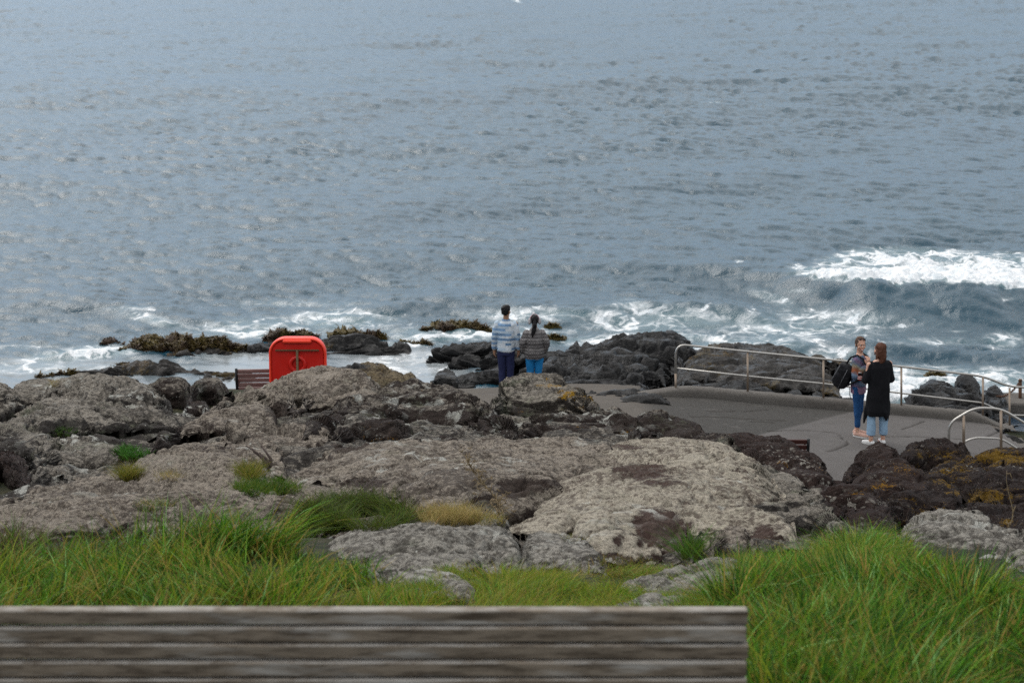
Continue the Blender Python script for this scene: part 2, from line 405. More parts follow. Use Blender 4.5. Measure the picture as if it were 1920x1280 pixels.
def lobe(top, bot, row=rowA, n=2.4, s=.45, back=.7, amp=1.0, seed=0, res=2.4, kind='rough', yoff=0.0):
    """one swelling of rock: top and bottom outline in photo pixels, row gives the distance"""
    top = np.array(top, float); bot = np.array(bot, float)
    x0, x1 = top[0, 0], top[-1, 0]
    nu = int(max(16, (x1 - x0) / res)); u = .55 * np.sin(np.linspace(-math.pi / 2, math.pi / 2, nu)) + .45 * np.linspace(-1, 1, nu); xs = (x0 + x1) / 2 + (x1 - x0) / 2 * u
    k = max(3, nu // 22) | 1
    def sm(a):
        p = np.pad(a, k // 2, mode='edge'); return np.convolve(p, np.ones(k) / k, 'valid')
    yt = sm(np.interp(xs, top[:, 0], top[:, 1])); yb = sm(np.interp(xs, bot[:, 0], bot[:, 1]))
    yb = np.maximum(yb, yt + 2)
    w = np.sqrt(np.clip(1 - np.abs(u) ** 4.5, 0, 1)) * .98 + .02
    ytw = yb - (yb - yt) * w
    Yt = row(ytw) + yoff; Yb = row(yb) + yoff; Yb = Yb + s * (Yt - Yb)
    nv = int(max(14, np.max(yb - yt) / res * 2.2))
    th = np.linspace(0, math.pi / 2, nv)[:, None]
    c = np.cos(th) ** (2 / n); s_ = np.sin(th) ** (2 / n)
    Yf = Yt - (Yt - Yb) * c; pyf = yb - (yb - ytw) * s_
    front = P(xs[None, :] + 0 * Yf, pyf, Yf)
    front[..., 2] -= (.16 * (1 - w) ** 2)[None, :]; zb = front[0, :, 2]; zt = front[-1, :, 2]
    nb = max(6, int(nv * .4)); tb = np.linspace(0, math.pi / 2, nb + 1)[1:, None]
    bk = back * w
    bx = front[-1, :, 0][None, :] * np.ones_like(tb)
    by = front[-1, :, 1][None, :] + bk * np.sin(tb)
    slope = -.1 * bk * np.sin(tb)
    bz = zt - (zt - np.minimum(zb - .4, zt - .5)) * (1 - np.cos(tb)) + slope
    sk = np.stack([front[0, :, 0], front[0, :, 1] + .25, zb - .7], -1)[None]
    G = np.concatenate([sk, front, np.stack([bx, by, bz], -1)], 0)
    du = np.gradient(G, axis=1); dv = np.gradient(G, axis=0)
    N = np.cross(du, dv); N /= np.linalg.norm(N, axis=-1, keepdims=True) + 1e-9
    size = min(1.0, max(.18, (x1 - x0) / 4000 * float(np.mean(Yt)) / 1.6)) * amp
    q = G + np.array([seed * 3.7, seed * 1.3, 0])
    if kind == 'rough':
        wq = q + .25 * np.stack([fbm(q * 1.1, 2), fbm(q * 1.1 + 31, 2), fbm(q * 1.1 + 57, 2)], -1)
        dsp = .15 * fbm(wq * [.75, .75, 1.2], 3) * size
        rg_ = ridge(wq * [1.3, 1.6, 3.2], 3)
        dsp += -.115 * size * np.clip(rg_ - .75, 0, 1) ** 1.2 * 1.6
        dsp += .020 * amp * fbm(wq * [4.2, 4.2, 6.5], 3) + .011 * fbm(q * 15, 2)
        ck = np.abs(fbm(wq * [.55, .8, .5] + 50, 3)); ck2 = np.abs(fbm(wq * [1.1, .6, .9] + 80, 3))
        dsp -= (.055 * np.exp(-(ck / .03) ** 2) + .03 * np.exp(-(ck2 / .025) ** 2)) * min(1, size + .3)
    elif kind == 'lava':
        wq = q + .3 * np.stack([fbm(q * .9, 2), fbm(q * .9 + 31, 2), fbm(q * .9 + 57, 2)], -1)
        dsp = .15 * fbm(wq * [.5, .9, 1.3], 3) * size
        lay = ridge(wq * [.45, 1.3, 4.5] + [4, 4, 4] + wq[..., [0]] * [0, 0, .8], 3)
        dsp += -.24 * size * np.clip(lay - .66, 0, 1)
        dsp += .045 * size * (1 - np.abs(np.sin(wq[..., 2] * 17 + 4 * fbm(wq * .8, 2)))) + .02 * fbm(q * 7, 3)
    else:       # weed
        dsp = .16 * fbm(q * 2.2, 4, gain=.7) * size + .07 * np.abs(fbm(q * 9, 2))
    e = np.ones(G.shape[0]); e[0] = 0; eu = .05 + .95 * ss(0, .14, 1 - np.abs(u))
    G = G + N * (dsp * e[:, None] * eu[None, :])[..., None]
    return G
BARE_SHADE = [(1205, 885, 85, 22, 1.2), (1240, 905, 60, 16, 1.0), (1390, 882, 30, 6, .9), (1180, 838, 60, 8, 1.0), (970, 915, 55, 22, 1.3), (1010, 905, 60, 9, 1.1), (910, 945, 30, 22, 1.3),  # patches of bare brown rock, plus shade painted into the dark hollow
    (1235, 985, 55, 45, 1.3), (1270, 1010, 40, 45, 1.2), (1165, 1005, 30, 22, .6), (1130, 1045, 60, 10, 1.1), (1430, 1000, 45, 28, 1.0), (1330, 1000, 30, 16, .8), (1500, 995, 40, 26, .6), (1395, 950, 60, 10, .6),
    (690, 905, 45, 14, 1.1), (740, 795, 90, 22, 1.0), (840, 795, 75, 20, 1.4), (900, 800, 60, 22, .9), (650, 835, 60, 14, 1.1), (530, 775, 60, 16, 1.0), (620, 790, 40, 12, .6),
    (390, 742, 35, 16, 1.3), (330, 765, 40, 22, .8), (370, 800, 50, 18, .6), (280, 812, 40, 20, 1.3), (220, 818, 60, 12, .9), (120, 800, 60, 16, .6), (20, 880, 36, 60, 1.5), (250, 745, 50, 12, .5), (400, 840, 60, 10, .8),
    (1000, 770, 60, 14, .4), (1150, 800, 120, 24, .6), (1250, 800, 100, 20, .8), (800, 992, 40, 6, .8), (830, 1040, 40, 30, .45), (940, 985, 24, 22, .8), (830, 1000, 40, 6, .6), (240, 925, 60, 8, .5), (420, 930, 40, 6, .4), (1060, 905, 40, 10, .5), (600, 860, 60, 10, .5)]
YEL = [(1030, 722, 40, 9, 1.0), (1060, 738, 26, 16, 1.1), (1085, 745, 30, 10, .8), (1118, 752, 16, 16, 1.1), (1070, 765, 20, 6, .5), (1655, 905, 30, 12, 1.0), (1700, 880, 40, 20, .7), (1760, 850, 60, 16, .9), (1800, 890, 60, 26, .9), (1880, 855, 70, 20, 1.1), (1620, 1000, 30, 8, .6), (1740, 950, 60, 20, .6), (1850, 930, 50, 30, .8), (1460, 866, 20, 6, .9), (1610, 930, 20, 8, .7), (1900, 980, 40, 10, .8), (670, 715, 30, 14, .9)]
PAT = (('bare_shade', BARE_SHADE), ('yel', YEL))
def rock(name, lobes, mat, label, cat='rock', group=None, kind=None, parent=None):
    V = []; Q = []; o = 0
    for G in lobes:
        V.append(G.reshape(-1, 3)); Q.append(grid_q(G.shape[0], G.shape[1], o)); o += G.shape[0] * G.shape[1]
    ob = mesh_np(name, np.concatenate(V), np.concatenate(Q), mat, parent)
    VV = np.concatenate(V); ax, ay = proj(VV)
    for nm, lst in PAT:
        a = np.zeros(len(VV))
        for (cx, cy, rx, ry, kq) in lst: a = np.maximum(a, kq * np.exp(-1.1 * (((ax - cx) / rx) ** 2 + ((ay - cy) / ry) ** 2) ** 1.3))
        attr(ob, nm, a)
    tag(ob, label, cat, group, kind)
    return ob

# ---------------------------------------------------------------- rock materials
def rock_mat(name, dark, dark2, lich, lich2, cover=.5, upk=.55, white=.3, yellow=0.0, ycol=(.30, .15, .01), patch=.8, green=.15, rough=.92, bare_shade=0, bstr=1.0, wsc=5.5, wcol=(.46, .46, .42)):
    m = NM(name)
    v = m.coord('Object')
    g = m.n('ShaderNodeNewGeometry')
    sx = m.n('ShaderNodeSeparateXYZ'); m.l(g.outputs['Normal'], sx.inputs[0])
    big = m.noise(patch, 6, v, .62, .4)
    mid = m.noise(8.5, 6, v, .70, .15)
    fin = m.noise(38, 5, v, .72)
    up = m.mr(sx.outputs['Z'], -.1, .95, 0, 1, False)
    f = m.math('MULTIPLY_ADD', big, .9, m.math('MULTIPLY', mid, 1.1))
    f = m.math('MULTIPLY_ADD', fin, .75, f)
    f = m.math('SUBTRACT', f, .10)
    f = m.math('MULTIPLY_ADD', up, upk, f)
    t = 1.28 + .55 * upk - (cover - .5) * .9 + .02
    f = m.math('SUBTRACT', f, m.math('MULTIPLY', m.attr('bare_shade'), .62))
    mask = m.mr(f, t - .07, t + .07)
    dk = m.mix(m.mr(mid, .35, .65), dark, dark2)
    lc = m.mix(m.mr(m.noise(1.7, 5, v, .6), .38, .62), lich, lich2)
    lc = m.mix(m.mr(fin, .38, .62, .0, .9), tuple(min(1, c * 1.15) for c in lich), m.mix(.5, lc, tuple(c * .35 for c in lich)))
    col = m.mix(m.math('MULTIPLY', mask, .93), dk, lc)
    if green:
        gm = m.math('MULTIPLY', m.mr(m.noise(1.3, 6, m.coord('Object', loc=(7, 3, 1)), .65), .52, .66), m.mr(mid, .42, .6))
        col = m.mix(m.math('MULTIPLY', gm, green * 3), col, (.105, .12, .075))
    pore = m.mr(m.math('MULTIPLY_ADD', m.noise(15, 6, m.coord('Object', scale=(1, 1, 1.5)), .78), .8, m.math('MULTIPLY', big, .3)), .52, .61)
    col = m.mix(m.math('MULTIPLY', pore, .75), col, tuple(c * .8 for c in dark))
    # crusts of pale lichen: round spots of uneven size
    if white:
        vv = m.voro(wsc, m.coord('Object', scale=(1, 1, 1.2)), 'SMOOTH_F1')
        w1 = m.math('ADD', vv, m.math('MULTIPLY', m.math('SUBTRACT', m.noise(22, 5, v, .8), .5), 1.0))
        zone = m.mr(m.noise(.9, 4, m.coord('Object', loc=(3, 9, 2)), .6), .62 - white * .35, .78 - white * .35)
        wm = m.math('MULTIPLY', m.mr(w1, .22, .33, 1, 0), zone)
        v2 = m.voro(21, v)
        w2 = m.math('MULTIPLY', m.mr(m.math('ADD', v2, m.math('MULTIPLY', fin, .4)), .33, .42, 1, 0), m.mr(m.noise(1.6, 5, m.coord('Object', loc=(1, 5, 4)), .6), .50, .62))
        wm = m.math('MAXIMUM', wm, m.math('MULTIPLY', w2, min(1, white * 1.8)))
        col = m.mix(m.math('MULTIPLY', wm, .85), col, wcol)
    if yellow:
        yz = m.noise(.95, 5, m.coord('Object', loc=(11, 2, 6)), .62, .4)
        yz = m.math('ADD', yz, m.math('MULTIPLY', m.attr('yel'), .24))
        yz = m.math('ADD', yz, m.math('MULTIPLY', m.math('SUBTRACT', m.noise(8, 7, v, .85), .5), 1.3))
        yz = m.math('ADD', yz, m.math('MULTIPLY', m.math('SUBTRACT', fin, .5), .7))
        ym = m.mr(yz, .78 - yellow * .2, .86 - yellow * .2)
        ycc = m.mix(m.noise(5, 4, v), ycol, tuple(c * .45 for c in ycol))
        col = m.mix(m.math('MULTIPLY', ym, .92), col, ycc)
    pits = m.voro(26, m.coord('Object', scale=(1, 1, 1.6)))
    h = m.math('MULTIPLY_ADD', mid, .55, m.math('MULTIPLY', fin, .22))
    h = m.math('MULTIPLY_ADD', pits, .12, h)
    h = m.math('MULTIPLY_ADD', m.noise(90, 3, v, .7), .07, h)
    h = m.math('MULTIPLY_ADD', mask, .04, h)
    nb = m.bump(h, .17 * bstr, 1.0)
    return m.done(col, rough, nb, **{'Specular IOR Level': .15 if rough > .7 else .4})
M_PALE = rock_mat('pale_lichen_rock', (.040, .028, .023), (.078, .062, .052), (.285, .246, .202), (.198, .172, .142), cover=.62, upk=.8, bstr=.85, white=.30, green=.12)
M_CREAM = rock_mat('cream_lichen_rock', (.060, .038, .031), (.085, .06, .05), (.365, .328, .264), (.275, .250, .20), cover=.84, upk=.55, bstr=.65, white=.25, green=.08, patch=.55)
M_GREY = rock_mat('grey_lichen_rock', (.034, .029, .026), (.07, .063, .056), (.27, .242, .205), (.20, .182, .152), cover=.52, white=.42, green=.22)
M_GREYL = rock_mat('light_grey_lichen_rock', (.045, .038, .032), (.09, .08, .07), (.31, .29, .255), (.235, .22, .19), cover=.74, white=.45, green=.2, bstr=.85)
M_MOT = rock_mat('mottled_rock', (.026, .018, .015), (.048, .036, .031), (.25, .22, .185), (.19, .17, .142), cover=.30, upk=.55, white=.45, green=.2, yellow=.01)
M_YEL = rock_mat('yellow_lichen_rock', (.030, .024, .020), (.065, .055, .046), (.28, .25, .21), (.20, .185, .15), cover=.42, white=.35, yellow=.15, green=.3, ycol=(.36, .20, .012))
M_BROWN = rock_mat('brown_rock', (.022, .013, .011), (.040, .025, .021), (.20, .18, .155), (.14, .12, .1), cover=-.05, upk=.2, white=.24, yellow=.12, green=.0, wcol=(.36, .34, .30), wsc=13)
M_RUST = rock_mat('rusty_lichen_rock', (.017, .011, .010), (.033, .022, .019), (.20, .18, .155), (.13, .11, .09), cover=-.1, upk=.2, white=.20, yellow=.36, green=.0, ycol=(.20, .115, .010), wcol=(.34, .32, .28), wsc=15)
def lava_mat(name, a, b, c, weed=0.0):
    m = NM(name); v = m.coord('Object')
    n = m.noise(1.4, 6, v, .65, .5); f = m.noise(11, 6, v, .7)
    col = m.mix(m.mr(n, .35, .66), a, b)
    col = m.mix(m.math('MULTIPLY', m.mr(f, .5, .72), .6), col, c)
    if weed:
        wz = m.math('MULTIPLY', m.mr(m.noise(.9, 5, m.coord('Object', loc=(5, 2, 8)), .65), .62 - weed * .2, .70 - weed * .2), m.mr(m.noise(10, 4, v, .75), .42, .6))
        col = m.mix(m.math('MULTIPLY', wz, .85), col, m.mix(m.noise(3, 3, v), (.10, .075, .012), (.055, .028, .018)))
    h = m.math('MULTIPLY_ADD', f, .35, m.math('MULTIPLY', m.noise(45, 4, v, .7), .12))
    h = m.math('MULTIPLY_ADD', m.noise(3.2, 4, m.coord('Object', scale=(.8, 1, 3.5)), .6, 1.2), .5, h)
    rr = m.mr(m.noise(2.1, 4, v, .6), .38, .62, .30, .8)
    return m.done(col, rr, m.bump(h, .15, 1.0), **{'Specular IOR Level': .16})
M_LAVA = lava_mat('black_shore_rock', (.007, .007, .0075), (.017, .0165, .0165), (.046, .044, .043))
M_LAVAW = lava_mat('weedy_shore_rock', (.013, .012, .011), (.034, .031, .029), (.10, .09, .08), .55)
M_LAVAG = lava_mat('grey_shore_rock', (.013, .0125, .0125), (.030, .029, .028), (.075, .071, .068), .1)
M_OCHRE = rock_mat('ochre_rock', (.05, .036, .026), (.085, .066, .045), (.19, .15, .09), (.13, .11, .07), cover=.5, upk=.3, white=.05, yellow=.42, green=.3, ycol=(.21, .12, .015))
m = NM('kelp'); v = m.coord('Object')
M_KELP = m.done(m.mix(m.mr(m.noise(1.3, 4, v, .6), .4, .6), m.mix(m.noise(14, 4, v, .7), (.030, .016, .010), (.085, .045, .018)), m.mix(m.noise(14, 4, v, .7), (.045, .032, .006), (.17, .12, .014))), .55,
    m.bump(m.noise(22, 5, v, .75), .1, 1.0), **{'Specular IOR Level': .4})

# ---------------------------------------------------------------- ground sheet
gx = np.concatenate([np.linspace(-400, -16, 30)[:-1], np.linspace(-16, 18, 340), np.linspace(18, 400, 30)[1:]])
gy = np.concatenate([np.linspace(-60, 2, 20)[:-1], np.linspace(2, 16, 200), np.linspace(16, 60, 180)[1:], np.linspace(60, 2500, 24)[1:]])
GX, GY = np.meshgrid(gx, gy)
gz = ground_z(GX, GY) + .05 * fbm(np.stack([GX * .9, GY * .9, GX * 0], -1), 4) * (1 - ss(11, 14, GY) * .5)
gz = np.maximum(gz, -4)
m = NM('soil'); v = m.coord('Object')
M_SOIL = m.done(m.mix(m.mr(m.noise(2.5, 6, v, .65), .4, .62), (.018, .024, .007), (.050, .045, .018)), .95, m.bump(m.noise(18, 6, v, .7), .08))
tag(mesh_np('ground', np.stack([GX, GY, gz], -1), grid_q(*GX.shape), M_SOIL), kind='structure')

# ---------------------------------------------------------------- pale rocks of the bank, far to near
L = lobe
bx_, by_ = np.meshgrid(np.arange(-9.5, 4.6, .045), np.arange(13.2, 30.5, .07))
bz_ = groundA(np.minimum(by_, 33)) - .10
fall = ss(2.2, 4.4, bx_ + .5 * np.clip(by_ - 21.5, 0, 99)) * ss(14.5, 17, by_)
q_ = np.stack([bx_, by_, bz_], -1)
wq_ = q_ + .3 * np.stack([fbm(q_ * 1.0, 2), fbm(q_ * 1.0 + 31, 2), fbm(q_ * 1.0 + 57, 2)], -1)
ax_, ay_ = proj(np.stack([bx_, by_, bz_], -1))
bz_ = bz_ - .3 * np.exp(-((ax_ - 0) / 45) ** 2 - ((ay_ - 880) / 45) ** 2) - .75 * ss(24.5, 29, by_) - 2.2 * fall + .16 * fbm(wq_ * .9, 3) - .12 * np.clip(ridge(wq_ * [1.0, 1.4, 1], 3) - .7, 0, 1) + .03 * fbm(wq_ * 5, 3)
ob_ = mesh_np('bedrock', np.stack([bx_, by_, bz_], -1), grid_q(*bx_.shape), M_GREY)
ax_, ay_ = proj(ob_.data and np.stack([bx_, by_, bz_], -1).reshape(-1, 3))
attr(ob_, 'bare_shade', .35 + 1.2 * np.exp(-((ax_ - 10) / 60) ** 2 - ((ay_ - 890) / 60) ** 2)); attr(ob_, 'yel', ax_ * 0)  # shade of the left hollow painted in as extra dark rock
tag(ob_, kind='structure')
rock('lichen_rock', [
    L([(-90, 730), (-40, 712), (0, 712), (22, 724), (40, 745)], [(-90, 770), (40, 770)], seed=1),
    L([(10, 745), (30, 722), (60, 712), (95, 716), (115, 740)], [(10, 768), (115, 775)], seed=2),
    L([(60, 745), (110, 715), (150, 708), (205, 710), (250, 714), (290, 730), (318, 748)], [(60, 772), (318, 775)], n=2.2, s=.2, seed=3),
    L([(175, 722), (190, 708), (212, 706), (232, 722)], [(175, 735), (232, 735)], seed=4, n=2),
    ], M_GREY, 'hummocky grey lichen rock along the skyline at the far left edge')
rock('lichen_rock', [
    L([(255, 745), (272, 722), (300, 710), (345, 712), (362, 735)], [(255, 778), (362, 782)], s=.75, n=2.8, seed=5),
    L([(350, 735), (365, 716), (388, 707), (410, 712), (428, 736)], [(350, 765), (428, 760)], s=.7, seed=6),
    L([(336, 775), (352, 756), (378, 750), (392, 765)], [(336, 785), (392, 782)], s=.6, seed=7, n=2),
    ], M_MOT, 'round humped rock with dark brown front left of the small brown bench')
rock('rock_ledge', [
    L([(-60, 790), (0, 775), (40, 758), (80, 748), (150, 755), (230, 762), (330, 760), (345, 780)], [(-60, 840), (120, 815), (345, 800)], n=1.7, s=.1, seed=8),
    L([(18, 805), (60, 776), (110, 762), (170, 764), (240, 768), (285, 782), (318, 806)], [(18, 838), (110, 825), (200, 828), (250, 832), (318, 822)], n=3.0, s=.85, seed=9),
    ], M_GREY, 'long grey rock ledge with a steep shaded front at the left')
rock('lichen_rock', [
    L([(-60, 850), (-20, 815), (30, 812), (80, 820), (130, 845)], [(-60, 870), (130, 870)], n=2.2, s=.5, seed=10),
    L([(45, 880), (75, 845), (110, 826), (170, 820), (230, 826), (262, 842), (276, 862)], [(45, 905), (150, 912), (276, 880)], n=2.6, s=.65, seed=11),
    L([(50, 905), (70, 880), (100, 872), (130, 888), (140, 905)], [(50, 930), (140, 928)], n=2.5, s=.8, seed=12),
    ], M_GREY, 'rounded grey green rock overhanging a dark hollow at left edge')
rock('brown_rock', [  # dark rock added inside the left hollow to deepen its shade
    L([(-90, 905), (-40, 858), (5, 842), (38, 862), (60, 900)], [(-90, 950), (60, 945)], n=3, s=.85, seed=62, amp=.7),
    ], M_BROWN, 'dark rusty brown rock added to darken the hollow at the left edge')
rock('boulder', [
    L([(268, 852), (296, 826), (340, 800), (385, 782), (425, 786), (440, 806), (436, 830)], [(268, 866), (330, 858), (436, 845)], n=2.8, s=.8, seed=13),
    ], M_MOT, 'brown boulder wedged in the cleft above the green leafy weed')
rock('lichen_rock', [
    L([(380, 770), (420, 745), (470, 728), (520, 727), (560, 745), (566, 770)], [(380, 800), (470, 800), (566, 792)], n=3.0, s=.72, seed=14),
    L([(330, 800), (380, 780), (430, 762), (480, 752), (520, 760)], [(330, 815), (520, 805)], n=1.8, s=.1, seed=15),
    ], M_PALE, 'flat topped tan rock with white crusts in front of the brown bench')
rock('rock_ridge', [
    L([(472, 730), (490, 712), (515, 705), (555, 697), (600, 697), (640, 698), (680, 706), (705, 722), (725, 745)], [(472, 752), (600, 758), (725, 765)], n=2.2, s=.3, seed=16, back=1.0),
    L([(545, 770), (565, 742), (600, 728), (650, 722), (690, 730), (712, 750)], [(545, 785), (712, 785)], n=2.6, s=.6, seed=17),
    ], M_PALE, 'tan rock ridge directly in front of the red housing')
rock('lichen_rock', [
    L([(560, 800), (600, 770), (650, 748), (710, 732), (770, 725), (835, 730), (890, 748), (930, 770), (962, 796), (985, 828)],
      [(560, 825), (700, 838), (850, 826), (985, 832)], n=2.5, s=.55, seed=18, back=1.0),
    L([(615, 830), (640, 800), (690, 785), (740, 790), (780, 812), (800, 830)], [(615, 848), (800, 842)], n=2.6, s=.7, seed=19),
    L([(770, 828), (800, 815), (840, 814), (872, 826)], [(770, 838), (872, 838)], n=2, s=.5, seed=20),
    ], M_MOT, 'great domed rock with a brown shadowed front left of the yellow crusted boulder')
rock('lichen_rock', [
    L([(395, 840), (440, 812), (500, 798), (560, 795), (615, 808), (655, 835)], [(395, 862), (520, 872), (655, 850)], n=2.5, s=.5, seed=21),
    L([(300, 870), (360, 845), (420, 825), (470, 815), (540, 830)], [(300, 885), (540, 890)], n=1.6, s=.05, seed=22),
    ], M_PALE, 'tan rock swelling above the brown root in the middle left')
rock('rock_shelf', [
    L([(-100, 990), (-20, 950), (60, 930), (130, 905), (200, 888), (260, 868), (330, 852), (400, 838), (470, 850), (520, 885), (560, 915)],
      [(-100, 1060), (100, 1010), (300, 985), (560, 960)], n=1.7, s=.0, amp=.6, seed=23, back=1.3, res=2.2),
    L([(270, 975), (340, 945), (420, 925), (500, 918), (580, 925), (640, 945), (680, 985)], [(270, 1010), (680, 1020)], n=2.3, s=.2, seed=24),
    L([(60, 990), (130, 960), (210, 945), (290, 950), (350, 975)], [(60, 1010), (350, 1010)], n=2.2, s=.2, seed=25),
    ], M_PALE, 'broad sloping tan rock shelf behind the long grass on the left')
rock('boulder', [
    L([(914, 762), (922, 736), (940, 718), (968, 710), (1010, 708), (1045, 710), (1080, 720), (1115, 736), (1134, 756), (1138, 776)],
      [(916, 785), (1000, 800), (1138, 790)], n=2.5, s=.6, seed=26, back=1.1),
    ], M_YEL, 'boulder crusted with orange yellow lichen in front of the standing couple')
rock('lichen_rock', [
    L([(945, 815), (965, 790), (1010, 778), (1070, 772), (1130, 764), (1190, 772), (1240, 790), (1262, 815)], [(945, 835), (1100, 848), (1180, 850), (1262, 838)], n=2.6, s=.65, seed=27, yoff=-.2),
    L([(1175, 800), (1195, 778), (1240, 775), (1290, 788), (1335, 803), (1375, 822), (1402, 848)], [(1175, 845), (1290, 850), (1402, 862)], n=2.3, s=.5, seed=28),
    ], M_MOT, 'dark speckled rock ridge between the yellow crusted boulder and the path')
rock('rock_shelf', [
    L([(505, 900), (540, 872), (600, 852), (680, 838), (770, 832), (880, 828), (980, 828), (1080, 832), (1160, 848), (1220, 880)],
      [(505, 915), (640, 925), (780, 975), (900, 985), (1000, 970), (1100, 930), (1220, 890)], n=1.9, s=.08, amp=.6, seed=29, back=1.2, res=2.2),
    L([(975, 838), (1010, 824), (1060, 822), (1115, 832), (1158, 852)], [(975, 846), (1060, 856), (1158, 860)], n=2.4, s=.6, seed=30),
    L([(640, 905), (680, 885), (730, 880), (750, 900)], [(640, 912), (750, 915)], n=2.2, s=.7, seed=31),
    L([(500, 925), (560, 905), (640, 905), (720, 915), (760, 940)], [(500, 945), (760, 960)], n=2.0, s=.3, seed=32),
    ], M_PALE, 'wide tan rock shelf across the middle above the dry straw grass')
rock('rock_dome', [
    L([(935, 975), (985, 940), (1040, 908), (1100, 876), (1160, 850), (1220, 835), (1290, 830), (1350, 838), (1410, 852), (1452, 876), (1485, 905), (1500, 940)],
      [(935, 985), (1010, 1010), (1090, 1045), (1150, 1065), (1230, 1070), (1330, 1060), (1500, 1010)], n=2.0, s=.15, amp=.55, seed=33, back=1.3, res=2.1),
    L([(1040, 985), (1090, 958), (1170, 942), (1240, 936), (1290, 945), (1302, 975)], [(1040, 1040), (1150, 1068), (1230, 1075), (1302, 1070)], n=3.0, s=.7, amp=.7, seed=34),
    ], M_CREAM, 'largest pale cream rock dome with a brown patch on its crown')
rock('lichen_rock', [
    L([(1290, 985), (1310, 952), (1350, 940), (1430, 932), (1500, 928), (1550, 944), (1580, 972), (1590, 1000)], [(1290, 1070), (1400, 1072), (1500, 1062), (1590, 1040)], n=2.6, s=.6, seed=35),
    L([(1400, 915), (1440, 898), (1490, 900), (1535, 925), (1560, 950)], [(1400, 940), (1560, 965)], n=2.2, s=.4, seed=36),
    ], M_GREY, 'cracked grey and brown rock at the right foot of the cream dome')
rock('boulder', [
    L([(1325, 1040), (1340, 1005), (1365, 990), (1395, 996), (1415, 1015), (1430, 1040)], [(1325, 1052), (1430, 1052)], n=2.4, s=.6, seed=37),
    ], M_PALE, 'small pale boulder at the grass edge below the grey brown rock')
rock('lichen_rock', [
    L([(640, 1060), (690, 1034), (760, 1026), (830, 1044), (880, 1074), (900, 1100)], [(640, 1100), (760, 1130), (900, 1130)], n=1.9, s=.1, seed=43, res=2.0, back=1.0),
    L([(600, 1010), (640, 996), (700, 988), (760, 978), (820, 970), (880, 962), (940, 960), (975, 968), (995, 1000), (985, 1030)],
      [(600, 1060), (700, 1090), (800, 1125), (870, 1110), (985, 1062)], n=2.1, s=.2, amp=.6, seed=38, res=2.0, back=1.0),
    L([(740, 1040), (780, 1010), (840, 1002), (900, 1015), (950, 1045)], [(740, 1110), (850, 1115), (950, 1075)], n=2.3, s=.4, amp=.6, seed=39),
    L([(970, 1000), (1000, 985), (1050, 998), (1100, 1018), (1145, 1045)], [(970, 1080), (1060, 1085), (1145, 1080)], n=2.2, s=.3, amp=.6, seed=40),
    ], M_GREYL, 'rough pitted grey rock nearest the grass in the centre')
rock('boulder', [
    L([(1120, 1140), (1160, 1115), (1215, 1105), (1262, 1092), (1320, 1074), (1375, 1074), (1425, 1090), (1470, 1120)], [(1120, 1165), (1470, 1165)], n=2.2, s=.3, seed=41, res=2.0),
    ], M_GREYL, 'half buried grey boulder in the grass just behind the bench end')
rock('boulder', [
    L([(1650, 1010), (1700, 985), (1740, 968), (1790, 966), (1840, 974), (1885, 990), (1940, 1006), (2010, 1040)], [(1650, 1050), (1800, 1085), (2010, 1110)], n=2.3, s=.35, seed=42, res=2.0),
    ], M_GREYL, 'grey boulder rising from the grass at the right edge')
# ---------------------------------------------------------------- dark brown rocks beside the path
D = dict(row=rowD)
rock('brown_rock', [
    L([(1300, 840), (1340, 815), (1375, 812), (1420, 822), (1455, 822), (1480, 826), (1520, 845), (1552, 864), (1578, 888)], [(1300, 870), (1400, 900), (1500, 950), (1578, 930)], n=2.1, s=.25, seed=50, **D),
    L([(1380, 880), (1430, 862), (1490, 862), (1545, 888), (1590, 920), (1610, 950)], [(1380, 930), (1610, 985)], n=2.2, s=.3, seed=51, **D),
    L([(1470, 940), (1520, 915), (1580, 905), (1640, 925), (1680, 960)], [(1470, 990), (1680, 1000)], n=2.2, s=.4, seed=52, **D),
    ], M_BROWN, 'smooth dark brown rock in front of the short bench beside the path')
rock('brown_rock', [
    L([(1575, 905), (1592, 868), (1618, 842), (1650, 826), (1680, 836), (1700, 855), (1705, 880)], [(1575, 925), (1705, 925)], n=2.3, s=.45, seed=53, **D),
    L([(1570, 930), (1600, 892), (1650, 868), (1700, 866), (1745, 880), (1762, 915)], [(1570, 985), (1762, 985)], n=2.4, s=.45, seed=54, **D),
    L([(1560, 985), (1600, 960), (1640, 955), (1690, 985)], [(1560, 1010), (1690, 1010)], n=2.2, s=.4, seed=61, **D),
    ], M_BROWN, 'dark rock with white lichen flecks at the feet of the two women')
rock('rust_lichen_rock', [
    L([(1680, 870), (1700, 842), (1740, 822), (1775, 816), (1812, 832), (1838, 856)], [(1680, 900), (1838, 905)], n=2.4, s=.5, seed=55, **D),
    L([(1700, 925), (1735, 885), (1790, 868), (1840, 872), (1872, 905)], [(1700, 980), (1872, 985)], n=2.6, s=.6, seed=56, **D),
    L([(1640, 965), (1680, 925), (1730, 905), (1790, 912), (1822, 950)], [(1640, 1000), (1822, 1005)], n=2.6, s=.55, seed=57, **D),
    ], M_RUST, 'black brown rock with rusty yellow lichen right of the women')
rock('rust_lichen_rock', [
    L([(1815, 868), (1835, 842), (1880, 836), (1930, 840), (1990, 850), (2040, 880)], [(1815, 900), (2040, 930)], n=2.5, s=.5, seed=58, **D),
    L([(1800, 935), (1840, 895), (1900, 872), (1960, 880), (2030, 910)], [(1800, 990), (2030, 1000)], n=2.5, s=.55, seed=59, **D),
    L([(1760, 985), (1800, 950), (1860, 935), (1930, 945), (2020, 970)], [(1760, 1015), (2020, 1040)], n=2.5, s=.5, seed=60, **D),
    ], M_RUST, 'rusty lichen covered rock below the curved handrail at the right edge')
